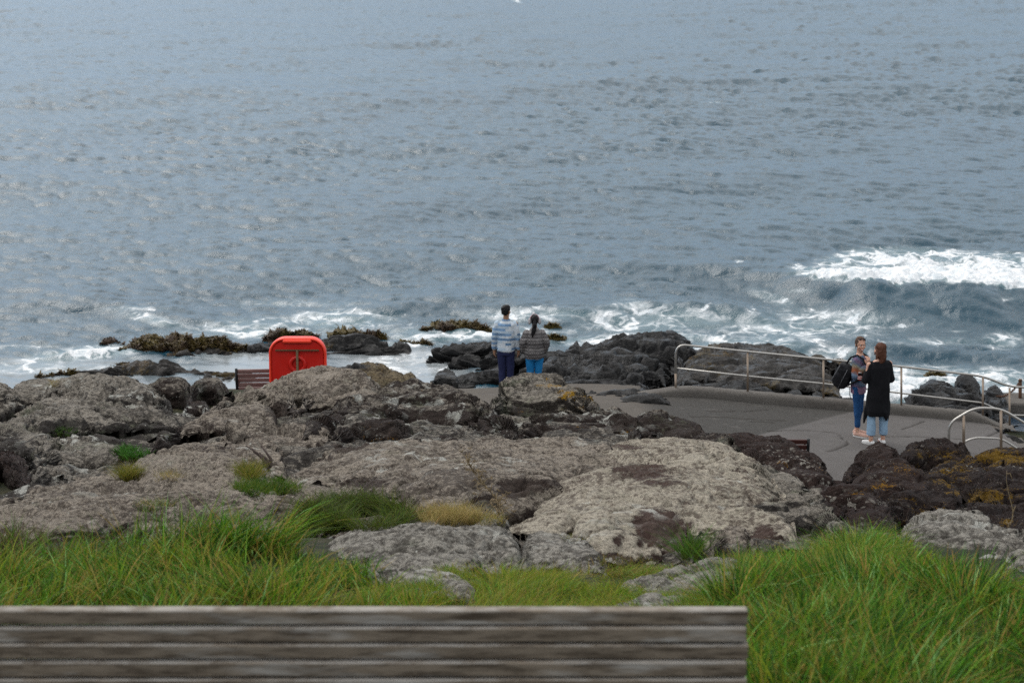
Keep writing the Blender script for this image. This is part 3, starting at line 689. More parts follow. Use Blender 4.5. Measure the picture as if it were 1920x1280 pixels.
# ---------------------------------------------------------------- black shore rocks
def rowT(y): return np.interp(y, [600, 640, 670, 700, 745, 780], [53, 50.6, 48, 45.3, 41.9, 39.5])
S = dict(row=rowS, kind='lava'); TT = dict(row=rowT, kind='lava')
def sub(x0, x1, y0, y1, cnt, seed, wr=(50, 130), hr=(14, 34), **k):
    r = random.Random(seed); o = []
    for i in range(cnt):
        cx = r.uniform(x0, x1); cy = r.uniform(y0, y1); w = r.uniform(*wr); h = r.uniform(*hr); t = r.uniform(-.3, .3)
        o.append(L([(cx - w / 2, cy + h * .25), (cx - w * .22 + t * 20, cy - h * .45), (cx + w * .18 + t * 20, cy - h * .4), (cx + w / 2, cy + h * .3)],
                   [(cx - w / 2, cy + h * .6), (cx + w / 2, cy + h * .6)], n=r.uniform(2, 2.8), s=r.uniform(.3, .7), seed=seed + i, back=.5, **k))
    return o
rock('shore_rock', [
    L([(1015, 668), (1040, 650), (1080, 642), (1120, 645), (1160, 634), (1200, 628), (1255, 623), (1290, 628), (1320, 645)], [(1015, 690), (1320, 690)], n=2, s=.2, seed=70, **S),
    L([(985, 690), (1030, 668), (1080, 660), (1140, 655), (1200, 652), (1250, 660)], [(985, 730), (1250, 720)], n=1.8, s=.1, seed=71, **S),
    L([(1185, 700), (1195, 668), (1215, 652), (1245, 648), (1275, 660), (1288, 690), (1292, 715)], [(1185, 728), (1292, 732)], n=2.3, s=.6, seed=72, **S),
    L([(1000, 720), (1050, 700), (1110, 690), (1170, 688), (1210, 700), (1225, 725)], [(1000, 745), (1225, 745)], n=2.2, s=.3, seed=73, **S),
    ] + sub(1010, 1260, 662, 728, 14, 74, wr=(90, 200), hr=(8, 22), **S), M_LAVA, 'largest mass of folded black shore rock behind the couple')
rock('shore_stone', [L([(806, 714), (822, 698), (845, 694), (860, 710)], [(806, 716), (860, 716)], n=2, s=.3, seed=110, **S)], M_LAVAG, 'single grey wedge of stone at the edge of the tide pool')
rock('shore_rock', [
    L([(1265, 668), (1290, 650), (1340, 645), (1400, 645), (1450, 645), (1490, 655), (1530, 672), (1570, 700), (1580, 725)], [(1265, 715), (1400, 722), (1580, 740)], n=1.6, s=.0, amp=.6, seed=111, **S),
    L([(1390, 690), (1430, 672), (1490, 668), (1545, 690), (1575, 720)], [(1390, 728), (1480, 735), (1575, 742)], n=2.5, s=.5, seed=112, **S),
    ] + sub(1330, 1540, 668, 712, 10, 113, wr=(70, 150), hr=(6, 16), **S), M_LAVAW, 'weed stained shore rock seen between the first rail posts')
rock('shore_rock', [
    L([(1290, 705), (1310, 680), (1340, 672), (1380, 680), (1405, 705)], [(1290, 715), (1405, 722)], n=2.3, s=.5, seed=130, **S),
    L([(1310, 735), (1325, 705), (1355, 697), (1400, 702), (1420, 730)], [(1310, 748), (1420, 748)], n=2.4, s=.6, seed=131, **S),
    L([(1260, 740), (1300, 722), (1360, 722), (1420, 730), (1470, 745)], [(1260, 752), (1470, 760)], n=2.2, s=.4, seed=132, **S),
    L([(1380, 745), (1400, 726), (1440, 725), (1470, 745)], [(1380, 760), (1470, 764)], n=2.2, s=.5, seed=133, **S),
    ] + sub(1290, 1450, 700, 742, 8, 134, wr=(30, 70), hr=(10, 24), **S), M_LAVA, 'tumbled black rocks just behind the left end of the kerb')
rowE = lambda y: 35.7 + (748 - np.asarray(y, float)) * .035
rock('rock_ledge', [L([(1050, 745), (1080, 731), (1130, 727), (1190, 728), (1235, 735), (1262, 747)], [(1050, 750), (1262, 752)], row=rowE, n=2.6, s=.2, amp=.5, seed=160, kind='lava', back=1.2),
    L([(1150, 752), (1185, 740), (1225, 738), (1262, 750)], [(1150, 757), (1262, 757)], row=rowE, n=2.2, s=.2, amp=.4, seed=161, kind='lava', yoff=-.25, back=.6)],
    M_LAVAG, 'low rounded rock rim where the path meets the black rocks left of the kerb')
rock('shore_boulder', [L([(1468, 750), (1478, 733), (1495, 728), (1508, 738), (1510, 755)], [(1468, 762), (1510, 764)], n=2.4, s=.6, seed=145, **S)], M_LAVA, 'small round black boulder behind the kerb')
rock('shore_rock', [L([(1485, 772), (1500, 750), (1530, 740), (1570, 742), (1610, 752), (1680, 775)], [(1485, 785), (1680, 800)], n=2.2, s=.4, seed=146, **S)], M_LAVAG, 'low grey rock hump behind the woman with the backpack')
rock('shore_rock', [
    L([(1665, 785), (1690, 752), (1715, 732), (1750, 720), (1785, 722), (1820, 735), (1850, 745), (1880, 770), (1890, 800)], [(1665, 815), (1780, 822), (1890, 850)], n=2.3, s=.4, seed=147, **S),
    L([(1710, 740), (1725, 724), (1750, 711), (1775, 718), (1790, 740)], [(1710, 760), (1790, 762)], n=2.3, s=.5, seed=148, **S),
    L([(1785, 735), (1795, 712), (1812, 704), (1832, 714), (1845, 740)], [(1785, 765), (1845, 765)], n=2.3, s=.6, seed=149, **S),
    L([(1838, 760), (1846, 730), (1866, 722), (1884, 736), (1892, 775), (1895, 800)], [(1838, 800), (1895, 850)], n=2.5, s=.65, seed=150, **S),
    ] + sub(1700, 1870, 750, 800, 8, 151, wr=(40, 90), hr=(20, 40), **S), M_LAVA, 'big dark knobbly rock behind the rail right of the women')
# ledges round the pool, nearly level with the sea
def rowP(y): return YZ(np.asarray(y, float), .10) - .0
def pool_rock(name, tops, mat, label, h=.30, kind='lava', seed=200, cat='rock', n=2.2, **kk):
    lob = []
    for i, (t, b) in enumerate(tops):
        t = np.array(t, float); b = np.array(b, float)
        def row(y, b=b):
            base = float(YZ(np.mean(b[:, 1]), -.05)); ym = float(np.mean(b[:, 1]))
            return base + (ym - np.asarray(y, float)) * .028 * h / .30
        lob.append(L(t, b, row=row, kind=kind, n=n, s=.1, seed=seed + i, back=.6, res=1.8, **kk))
    return rock(name, lob, mat, label, cat)
pool_rock('rock_ledge', [([(560, 668), (600, 638), (630, 628), (680, 630), (720, 640), (765, 655), (775, 664)], [(560, 668), (640, 674), (775, 668)]),
    ([(600, 660), (640, 645), (700, 645), (760, 660)], [(600, 672), (760, 668)]), ([(440, 664), (480, 648), (520, 640), (570, 645), (600, 660)], [(440, 666), (600, 668)])],
    M_LAVAG, 'grey rock ledge just right of the red housing at the water')
pool_rock('rock_ledge', [([(310, 672), (340, 660), (390, 652), (425, 656), (440, 664)], [(310, 672), (440, 668)]), ([(200, 692), (250, 682), (300, 680), (350, 688)], [(200, 698), (350, 696)]),
    ([(110, 708), (160, 694), (230, 686), (280, 680), (330, 690), (400, 700), (470, 708)], [(110, 712), (470, 712)]),
    ([(340, 715), (380, 705), (440, 703), (520, 708)], [(340, 722), (520, 722)])], M_LAVAW, 'thin weedy rock ledge awash left of the brown bench', h=.2, seed=210)
pool_rock('rock_ledge', [([(590, 700), (640, 688), (700, 684), (740, 690), (780, 705)], [(590, 715), (780, 716)]), ([(780, 664), (820, 656), (860, 660), (900, 668)], [(780, 668), (900, 672)]),
    ([(790, 682), (805, 677), (820, 682)], [(790, 684), (820, 684)])], M_LAVAG, 'wet grey rock rim on the near side of the tide pool', seed=220, h=.25)
pool_rock('shore_boulder', [([(640, 715), (660, 695), (690, 684), (730, 686), (745, 700), (750, 720)], [(640, 738), (750, 738)]), ([(705, 722), (712, 700), (730, 690), (755, 694), (765, 712), (768, 728)], [(705, 740), (768, 738)]),
    ([(750, 722), (756, 698), (770, 694), (784, 706), (786, 722)], [(750, 732), (786, 732)])], M_OCHRE, 'ochre stained boulder at the pool edge right of the red housing', seed=230, h=.6, kind='rough', cat='boulder')
pool_rock('shore_rock', [([(788, 676), (815, 652), (850, 646), (900, 641), (960, 640), (1010, 650), (1040, 670)], [(788, 680), (1040, 695)]),
    ([(828, 695), (845, 673), (875, 664), (902, 672), (920, 697)], [(828, 698), (920, 700)]), ([(878, 704), (900, 670), (930, 656), (970, 658), (1010, 670), (1030, 700)], [(878, 706), (1030, 712)]),
    ([(795, 732), (840, 713), (890, 701), (930, 692), (990, 690), (1040, 700), (1065, 730)], [(795, 740), (1065, 745)]), ([(900, 724), (940, 706), (990, 702), (1030, 720)], [(900, 735), (1030, 738)]),
    ([(840, 730), (870, 716), (910, 714), (935, 728)], [(840, 740), (935, 740)])], M_LAVA, 'low black rocks beside the milky tide pool behind the man', seed=90, h=.22)
# seaweed beds
def weed(tops, label, seed, h=.25):
    o = pool_rock('seaweed_bed', tops, M_KELP, label, h=h, kind='weed', seed=seed, cat='seaweed')
    # fronds
    me = o.data; nv = len(me.vertices); co = np.empty(nv * 3, np.float32); me.vertices.foreach_get('co', co); co = co.reshape(-1, 3)
    rs = np.random.RandomState(seed)
    co = co[co[:, 2] > .0]
    n = min(3500, len(co)); c = co[rs.choice(len(co), n, replace=False)]
    a = rs.uniform(0, 6.28, n); l = rs.uniform(.04, .10, n); w = rs.uniform(.012, .03, n); up = rs.uniform(-.3, .3, n)
    dx, dy = np.cos(a), np.sin(a)
    A0 = c + np.stack([-dy * w, dx * w, 0 * a], -1); A1 = c + np.stack([dy * w, -dx * w, 0 * a], -1)
    tip = c + np.stack([dx * l, dy * l, up * l], -1)
    T0 = tip + np.stack([dy * w * .5, -dx * w * .5, w], -1); T1 = tip + np.stack([-dy * w * .5, dx * w * .5, w], -1)
    V = np.stack([A0, A1, T0, T1], 1).reshape(-1, 3)
    f = mesh_np('frond', V, np.arange(4 * n).reshape(-1, 4), M_KELP, o); f['kind'] = 'stuff'
    return o
weed([([(180, 648), (200, 640), (225, 642), (240, 648)], [(180, 650), (240, 650)]), ([(215, 662), (235, 645), (280, 636), (330, 634), (390, 638), (450, 642), (475, 655)], [(215, 666), (300, 668), (400, 662), (475, 660)])],
     'longest dark brown seaweed bed on the ledge left of the red housing', 300, .3)
weed([([(488, 638), (500, 626), (540, 622), (590, 628), (600, 638)], [(488, 640), (600, 640)])], 'seaweed tuft bed showing just above the red housing', 310, .2)
weed([([(612, 634), (630, 624), (670, 624), (710, 630), (742, 640)], [(612, 636), (742, 641)])], 'reddish seaweed strip along the ledge right of the red housing', 320, .2)
weed([([(785, 620), (810, 610), (850, 606), (900, 608), (928, 622)], [(785, 624), (928, 626)])], 'golden seaweed bed in the surf beside the man', 330, .25)
weed([([(1018, 614), (1030, 608), (1045, 608), (1055, 615)], [(1018, 616), (1055, 616)])], 'small dark seaweed patch in the surf right of the woman in earmuffs', 340, .15)
weed([([(740, 646), (760, 640), (790, 642), (820, 648)], [(740, 652), (820, 652)]), ([(1020, 634), (1040, 627), (1062, 634)], [(1020, 637), (1062, 637)])], 'sparse reddish seaweed at the left end of the black rocks', 350, .15)
weed([([(60, 712), (90, 705), (130, 700), (160, 698), (170, 706)], [(60, 713), (170, 708)]), ([(190, 692), (230, 684), (270, 682), (290, 690)], [(190, 694), (290, 692)])], 'ragged seaweed strip in shallow water at the left', 360, .12)
weed([([(1730, 706), (1745, 702), (1765, 702), (1775, 708)], [(1730, 709), (1775, 709)])], 'tiny seaweed topped stone in the surf behind the rail', 370, .15)
weed([([(1555, 690), (1570, 676), (1590, 680), (1600, 700)], [(1555, 702), (1600, 706)])], 'brown weed clump behind the backpack at the rock tip', 380, .5)
# ---------------------------------------------------------------- path, concrete, kerb
def ground_pt(px, py, dz=0.0):
    Y = 36.0
    for _ in range(30):
        p = P(px, py, Y); z = float(terrace(p[0], p[1])) + dz
        Y = Y + (float(YZ(py, z)) - Y) * .6
    p = P(px, py, Y); return Vector((p[0], p[1], float(terrace(p[0], p[1])) + dz))
def seg_d(X, Y, pts):
    d = np.full(X.shape, 9.0)
    for a, b in zip(pts[:-1], pts[1:]):
        vx, vy = b[0] - a[0], b[1] - a[1]; t = np.clip(((X - a[0]) * vx + (Y - a[1]) * vy) / (vx * vx + vy * vy), 0, 1)
        d = np.minimum(d, np.hypot(X - a[0] - t * vx, Y - a[1] - t * vy))
    return d
def crackpts(l): return [tuple(ground_pt(*p))[:2] for p in l]
cracks = [[(1570, 812), (1584, 824), (1586, 834), (1570, 842), (1552, 846)], [(1500, 806), (1540, 808), (1570, 812)],
          [(1300, 781), (1360, 782), (1420, 786), (1470, 789)], [(1330, 770), (1390, 772), (1440, 768)], [(1410, 790), (1450, 792)],
          [(1440, 808), (1500, 806)], [(1690, 805), (1715, 796), (1730, 790)], [(1600, 816), (1720, 818), (1800, 824)], [(1850, 818), (1875, 808), (1890, 806)]]
tx = np.arange(-12, 13.5, .04); ty = np.arange(29.8, 44.5, .05)
TX, TY = np.meshgrid(tx, ty)
dz = .02 * fbm(np.stack([TX * .7, TY * .7, TX * 0], -1), 3)
C = np.zeros_like(TX); wob = .06 * fbm(np.stack([TX * 3, TY * 3, TX * 0], -1), 3)
for c in cracks:
    d = seg_d(TX + wob, TY + wob, crackpts(c)); C = np.maximum(C, 1 - ss(.004, .030, d))
# the light slab lies right of a diagonal joint
j0, j1 = ground_pt(1395, 822), ground_pt(1572, 778)
side = (j1.x - j0.x) * (TY - j0.y) - (j1.y - j0.y) * (TX - j0.x)
SL = 1 - ss(-.04, .04, side / math.hypot(j1.x - j0.x, j1.y - j0.y))
KY = 36.15
TZ = terrace(TX, TY) + dz * .5 - .02 * C
m = NM('path_surface'); v = m.coord('Object')
sl = m.attr('slab'); ck = m.attr('crack'); pl = m.attr('pale')
gr = m.noise(60, 3, v, .8); st = m.noise(.9, 5, v, .65); st2 = m.noise(3.5, 5, m.coord('Object', scale=(1, 1.6, 1)), .6, .6)
asph = m.mix(m.mr(gr, .35, .65), (.028, .026, .024), (.082, .078, .072))
conc = m.mix(m.mr(gr, .3, .7), (.095, .088, .085), (.128, .120, .115))
paleC = m.mix(m.mr(gr, .3, .7), (.075, .066, .058), (.13, .116, .10))
col = m.mix(sl, asph, conc); col = m.mix(pl, col, paleC)
col = m.mix(m.mr(st, .40, .72, 0, .35), col, (.055, .050, .046)); col = m.mix(m.mr(st2, .58, .68, 0, .3), col, (.15, .14, .13))
col = m.mix(m.math('MULTIPLY', ck, .85), col, (.025, .022, .02))
M_PATH = m.done(col, .9, m.bump(gr, .012, 1.0), **{'Specular IOR Level': .12})
def sheet(name, mask, dzz=0.0):
    q = grid_q(*TX.shape); keep = mask.ravel()[q].all(1); q = q[keep]
    used = np.unique(q); mp_ = np.full(TX.size, -1); mp_[used] = np.arange(len(used))
    Vv = np.stack([TX, TY, TZ + dzz], -1).reshape(-1, 3)[used]
    ob = mesh_np(name, Vv, mp_[q], M_PATH)
    attr(ob, 'slab', SL.ravel()[used]); attr(ob, 'crack', C.ravel()[used])
    attr(ob, 'pale', ((1 - ss(2.1, 2.5, TX)) * ss(0, 1, 1 + 0 * TX)).ravel()[used])
    return tag(ob, kind='structure')
edge_r = np.interp(TY, [29, 33, 34.3, 35.5, 36.4, 44], [9.6, 8.8, 8.55, 8.35, 8.3, 8.3])
lim = np.where(TX > 2.3, KY + .12, np.interp(TX, [-12, -4, -2.2, -1, 1, 2.3], [36.5, 37, 38.5, 41.2, 41.5, 38.6]) + .3 * pn(np.stack([TX, TY * 0, TX * 0], -1)))
sheet('path', (TY < lim) & (TX < edge_r))
# rounded kerb of cast lengths, swelling out of the path at its left end
m = NM('kerb_concrete'); v = m.coord('Object')
kc = m.mix(m.mr(m.noise(50, 4, v, .8), .3, .7), (.070, .063, .056), (.140, .128, .115))
kc = m.mix(m.mr(m.noise(1.5, 5, v, .7), .45, .7, 0, .5), kc, (.035, .026, .022))
M_KERB = m.done(kc, .9, m.bump(m.noise(45, 5, v, .75), .015))
def kerb_run(x0, x1, yfun, hf, name='kerb', wd=.30):
    xs = np.arange(x0, x1, .05); prof = [(-.5, -.12), (-.5, .55), (-.44, .82), (-.28, .98), (0, 1.02), (.28, .98), (.44, .8), (.5, .5), (.5, -.4)]
    G = np.zeros((len(xs), len(prof), 3))
    for i, x in enumerate(xs):
        jt = min(abs((x - 4.95)), abs(x - 6.35), abs(x - 3.55), abs(x - 7.6)); gr_ = .014 if jt < .03 else 0
        yc = yfun(x); h = hf(x)
        for k, (a, b) in enumerate(prof):
            G[i, k] = (x, yc + a * wd, float(terrace(x, yc)) + b * h - gr_)
    G += .008 * fbm(G * 4, 3)[..., None]
    ob = mesh_np(name, G.reshape(-1, 3), grid_q(*G.shape[:2])[:, ::-1], M_KERB)
    return tag(ob, kind='structure')
def kh(x): return float(  .155 * ss(1.9, 3.1, x) * (1 - ss(8.0, 8.6, x)) + .005)
def ky(x): return KY + .02 - (.10 * max(0, 2.7 - x) ** 2 if x < 2.7 else 0) - (.9 * max(0, x - 8.0) ** 2 if x > 8.0 else 0)
kerb_run(1.9, 8.75, ky, kh)
# rough spilled concrete skirt seaward of the kerb
SX, SY2 = np.meshgrid(np.arange(1.2, 9.0, .05), np.arange(KY + .05, KY + 2.2, .05))
sz = terrace(SX, np.full_like(SX, KY)) - .05 - (SY2 - KY) * .28 + .13 * fbm(np.stack([SX * 1.6, SY2 * 1.6, SX * 0], -1), 4)
tag(mesh_np('rough_ground', np.stack([SX, SY2, sz], -1), grid_q(*SX.shape), rock_mat('spill', (.06, .05, .042), (.11, .1, .09), (.19, .17, .15), (.15, .13, .115), cover=.5, white=.05, green=0)), kind='structure')

# ---------------------------------------------------------------- tubes
def tube_arr(pts, r, sides=12, cap=True, closed=False):
    pts = [Vector(p) for p in pts]; n = len(pts)
    rr = r if hasattr(r, '__len__') else [r] * n
    V = []; prev = None
    for i, p in enumerate(pts):
        if closed: t = pts[(i + 1) % n] - pts[i - 1]
        else: t = pts[min(i + 1, n - 1)] - pts[max(i - 1, 0)]
        t = t.normalized() if t.length > 1e-9 else Vector((0, 0, 1))
        if prev is None:
            a = Vector((0, 0, 1)) if abs(t.z) < .9 else Vector((1, 0, 0)); u = t.cross(a).normalized()
        else: u = (prev - t * prev.dot(t)).normalized()
        prev = u; w = t.cross(u)
        for k in range(sides):
            an = 2 * math.pi * k / sides; V.append(p + (u * math.cos(an) + w * math.sin(an)) * rr[i])
    F_ = []
    for i in range(n if closed else n - 1):
        for k in range(sides):
            a = i * sides + k; b = i * sides + (k + 1) % sides; c = ((i + 1) % n) * sides
            F_.append((a, b, c + (k + 1) % sides, c + k))
    if cap and not closed:
        F_.append(tuple(range(sides))[::-1]); F_.append(tuple(range((n - 1) * sides, n * sides)))
    return V, F_
def box_arr(c, s, rz=0, bev=0, rx=0, M=None):
    """chamfered box"""
    x, y, z = s[0] / 2, s[1] / 2, s[2] / 2; b = min(bev, x * .9, y * .9, z * .9) if bev else 0
    V = []; F_ = []
    if not b:
        for i in (-1, 1):
            for j in (-1, 1):
                for k in (-1, 1): V.append(Vector((i * x, j * y, k * z)))
        F_ = [(0, 1, 3, 2), (4, 6, 7, 5), (0, 4, 5, 1), (2, 3, 7, 6), (0, 2, 6, 4), (1, 5, 7, 3)]
    else:
        idx = {}
        for i in (-1, 1):
            for j in (-1, 1):
                for k in (-1, 1):
                    for a in range(3):
                        p = [i * (x - b), j * (y - b), k * (z - b)]; p[a] = (i, j, k)[a] * (x, y, z)[a]
                        idx[(i, j, k, a)] = len(V); V.append(Vector(p))
        for a in range(3):
            o1, o2 = [q for q in range(3) if q != a]
            for sgn in (-1, 1):
                f = []
                for s1, s2 in ((-1, -1), (1, -1), (1, 1), (-1, 1)):
                    q = [0, 0, 0]; q[a] = sgn; q[o1] = s1; q[o2] = s2; f.append(idx[(*q, a)])
                F_.append(tuple(f))
        for a in range(3):
            o1, o2 = [q for q in range(3) if q != a]
            for s1 in (-1, 1):
                for s2 in (-1, 1):
                    q0 = [0] * 3; q1 = [0] * 3; q0[a] = -1; q1[a] = 1
                    for q in (q0, q1): q[o1] = s1; q[o2] = s2
                    F_.append((idx[(*q0, o1)], idx[(*q1, o1)], idx[(*q1, o2)], idx[(*q0, o2)]))
        for i in (-1, 1):
            for j in (-1, 1):
                for k in (-1, 1): F_.append((idx[(i, j, k, 0)], idx[(i, j, k, 1)], idx[(i, j, k, 2)]))
    cx, sx_ = math.cos(rx), math.sin(rx); cz, sz_ = math.cos(rz), math.sin(rz)
    o = []
    for p in V:
        p = Vector((p.x, p.y * cx - p.z * sx_, p.y * sx_ + p.z * cx)); p = Vector((p.x * cz - p.y * sz_, p.x * sz_ + p.y * cz, p.z))
        if M is not None: p = M @ p
        o.append(p + Vector(c))
    return o, F_
import bmesh
def mesh_py(name, arrs, mat=None, parent=None, smooth=False, loc=None, bevel=0):
    V = []; F_ = []
    for v, f in arrs:
        o = len(V); V += [tuple(p) for p in v]; F_ += [tuple(i + o for i in q) for q in f]
    me = bpy.data.meshes.new(name); me.from_pydata(V, [], F_)
    bm = bmesh.new(); bm.from_mesh(me); bmesh.ops.recalc_face_normals(bm, faces=bm.faces); bm.to_mesh(me); bm.free()
    if smooth:
        for p in me.polygons: p.use_smooth = True
    if mat: me.materials.append(mat)
    o = bpy.data.objects.new(name, me); COL.objects.link(o)
    if parent: o.parent = parent
    if loc: o.location = loc
    return o
def smooth_path(pts, r=.12, n=6):
    """polyline with rounded corners"""
    pts = [Vector(p) for p in pts]; o = [pts[0]]
    for a, b, c in zip(pts[:-2], pts[1:-1], pts[2:]):
        d1 = (a - b); d2 = (c - b); k = min(r, d1.length * .45, d2.length * .45)
        p, q = b + d1.normalized() * k, b + d2.normalized() * k
        for i in range(n + 1):
            t = i / n; o.append(p * (1 - t) ** 2 + b * 2 * t * (1 - t) + q * t * t)
    o.append(pts[-1]); return o
m = NM('stainless'); v = m.coord('Object')
M_STEEL = m.done(m.mix(m.noise(8, 4, v, .6), (.33, .315, .29), (.47, .455, .43)), m.mr(m.noise(30, 3, v), .3, .7, .28, .45), metal=.85)
m = NM('brown_reflection_post'); v = m.coord('Object')
M_POST = m.done(m.mix(m.noise(6, 5, v, .7), (.20, .145, .10), (.33, .27, .22)), .42, metal=.7)  # brownish reflection on the steel painted into the post colour
m = NM('rusty_iron'); v = m.coord('Object')
M_RIRON = m.done(m.mix(m.noise(20, 5, v, .7), (.06, .03, .02), (.14, .075, .045)), .8, metal=.2)
# main railing
def rp(px, py, Y=KY): return Vector(P(px, py, Y))
r0 = empty('railing', tuple(ground_pt(1267, 742)))
tag(r0, 'long sloping steel railing on the kerb behind the two talking women', 'railing')
def kid(name, arrs, mat, root, **k):
    o = mesh_py(name, arrs, mat, None, **k)
    o.data.transform(__import__('mathutils').Matrix.Translation(-root.location)) if root.rotation_euler.z == 0 else None
    o.parent = root; return o
RT = .020
top = [rp(1267, 744), rp(1267, 645), rp(1402, 659), rp(1544, 673), rp(1690, 687), rp(1843, 705), rp(1893, 725, KY + .1), rp(2010, 729, KY + .3)]
kid('top_rail', [tube_arr(smooth_path(top[:2] + top[2:5] + top[5:], .20, 8), RT)], M_STEEL, r0, smooth=True)
mid = [rp(1267, 690), rp(1402, 705), rp(1544, 719), rp(1690, 737), rp(1843, 755), rp(1893, 778, KY + .1), rp(2010, 780, KY + .3)]
kid('middle_rail', [tube_arr(smooth_path(mid, .1, 6), RT * .8)], M_STEEL, r0, smooth=True)
kid('post', [tube_arr([rp(1267, 746), rp(1267, 700)], RT * 1.04)], M_POST, r0, smooth=True)
for px, t_, b_ in ((1402, 661, 754), (1544, 675, 768), (1690, 689, 782), (1843, 707, 800), (1893, 727, 832)):
    yy = KY + (.1 if px == 1893 else 0)
    kid('post', [tube_arr([rp(px, b_, yy), rp(px, t_, yy)], RT * .95)], M_POST, r0, smooth=True)
# nearer handrail of the steps
HY = 33.6
r1 = empty('handrail', tuple(rp(1778, 830, HY)))
tag(r1, 'curved steel handrail leading down steps at the right edge', 'handrail')
kid('top_rail', [tube_arr(smooth_path([rp(1779, 850, HY), rp(1779, 793, HY), rp(1828, 764, HY), rp(1877, 766, HY), rp(1925, 795, HY), rp(1990, 838, HY)], .16, 8), .022)], M_STEEL, r1, smooth=True)
kid('lower_rail', [tube_arr(smooth_path([rp(1790, 838, HY), rp(1825, 820, HY), rp(1878, 822, HY), rp(1925, 852, HY), rp(1990, 895, HY)], .12, 7), .018)], M_STEEL, r1, smooth=True)
for px, t_, b_ in ((1807, 778, 850), (1877, 768, 870)):
    kid('post', [tube_arr([rp(px, b_, HY), rp(px, t_, HY)], .024)], M_POST, r1, smooth=True)
# far post with chain beside the pool
PYY = 41.0
pb = rp(1913, 757, PYY)
r2 = empty('bollard_post', tuple(pb)); tag(r2, 'rusty iron post with a chain standing on the pool wall', 'post')
kid('shaft', [tube_arr([pb - Vector((0, 0, .1)), rp(1913, 714, PYY)], .035), tube_arr([rp(1913, 714, PYY), rp(1913, 710.5, PYY)], [.045, .03])], M_RIRON, r2, smooth=True)
ch = []
a, b = rp(1912, 716, PYY), rp(1868, 742, PYY - 1.2)
for i in range(26):
    t = i / 26; c = a.lerp(b, t) - Vector((0, 0, .22 * 4 * t * (1 - t) * .5)); c2 = a.lerp(b, t + .038) - Vector((0, 0, .22 * 4 * (t + .038) * (1 - t - .038) * .5))
    d = (c2 - c).normalized(); s = d.cross(Vector((0, 0, 1))).normalized() if i % 2 else d.cross(Vector((0, 1, 0))).normalized()
    ch.append(tube_arr([c + (d * math.cos(an) * .036 + s * math.sin(an) * .02) for an in [k * 2 * math.pi / 10 for k in range(10)]], .008, 5, closed=True))
kid('chain', ch, M_RIRON, r2, smooth=True)
# pool wall and pool water at the right edge
w0, w1 = rp(1868, 762, 40.6), rp(2150, 775, 40.6)
wl = mesh_py('pool_wall', [box_arr(((w0.x + w1.x) / 2, 41.0, w0.z - .6), (w1.x - w0.x, .9, 1.35), bev=.03)], M_KERB)
tag(wl, 'low concrete pool wall beyond the rail at the right edge', 'wall')
PWX, PWY = np.meshgrid(np.arange(7.6, 16, .06), np.arange(31.2, 40.6, .06))
pwz = CAM_Z - 10.55 + .012 * fbm(np.stack([PWX * 3, PWY * 3, PWX * 0], -1), 3)
m = NM('pool_water'); v = m.coord('Object')
M_POOL = m.done((.03, .055, .085), .08, m.bump(m.noise(7, 4, v, .6), .05), **{'Specular IOR Level': .5})
tag(mesh_np('pool_water', np.stack([PWX, PWY, pwz], -1), grid_q(*PWX.shape), M_POOL), kind='structure')
rock('rubble_bank', [L([(1850, 862), (1872, 818), (1890, 812), (1920, 826), (1960, 842), (2000, 870)], [(1850, 900), (2000, 910)], row=lambda y: 34.9 + (850 - np.asarray(y, float)) * .012, n=2.2, s=.3, seed=400, kind='lava', yoff=0),
    L([(1835, 835), (1860, 806), (1885, 806), (1900, 830)], [(1835, 850), (1900, 850)], row=lambda y: 35.5 + (850 - np.asarray(y, float)) * .01, n=2.2, s=.3, seed=401, kind='lava')],
    M_LAVAG, 'rubble of dark stone at the water below the end of the rail')
# steps going down right
stp = []
for i in range(5):
    x = 8.35 + i * .34; z = float(terrace(8.35, 34)) - .16 * (i + 1)
    stp.append(box_arr((x + .2, 34.4, z - .3), (.42, 2.0, .6), bev=.02))
st_ = mesh_py('concrete_steps', stp, M_KERB); tag(st_, 'concrete steps going down beside the curved handrail', 'steps')

# ---------------------------------------------------------------- life ring housing
def pxm(Y, py=700): 
    p = P(960, py, Y); return 4000 / (p[1] * CP - (p[2] - CAM_Z) * SP)
HYY = 32.4
cx = float(P(558, 668, HYY)[0]); zt = float(P(558, 633, HYY)[2]); k = pxm(HYY, 660)
Wd, Hh = 108 / k, 1.02
m = NM('red_plastic'); v = m.coord('Object')
M_RED = m.done(m.mix(m.noise(3, 4, v, .6), (.46, .010, .005), (.55, .014, .008)), m.mr(m.noise(5, 4, v), .3, .7, .36, .5), m.bump(m.noise(60, 3, v), .002), **{'Specular IOR Level': .4})
m = NM('red_rim'); v = m.coord('Object')
M_RED2 = m.done(m.mix(m.noise(3, 4, v, .6), (.78, .045, .02), (.85, .06, .028)), .4, **{'Specular IOR Level': .4})
hr = empty('life_ring_housing', (cx, HYY, float(terrace(cx, HYY))))
tag(hr, 'bright red plastic life ring housing on a bracket, seen from behind', 'life ring housing')
hz0 = zt - hr.location.z
def rrect(w, h, rt, rb, n=10):
    """outline from bottom left, clockwise; top corners rt, bottom corners rb"""
    o = []
    for cxx, czz, r, a0 in ((w / 2 - rt, h / 2 - rt, rt, 0), (-(w / 2 - rt), h / 2 - rt, rt, 90), (-(w / 2 - rb), -(h / 2 - rb), rb, 180), (w / 2 - rb, -(h / 2 - rb), rb, 270)):
        for i in range(n + 1):
            a = R(a0 + 90 * i / n); o.append((cxx + r * math.cos(a), czz + r * math.sin(a)))
    return o
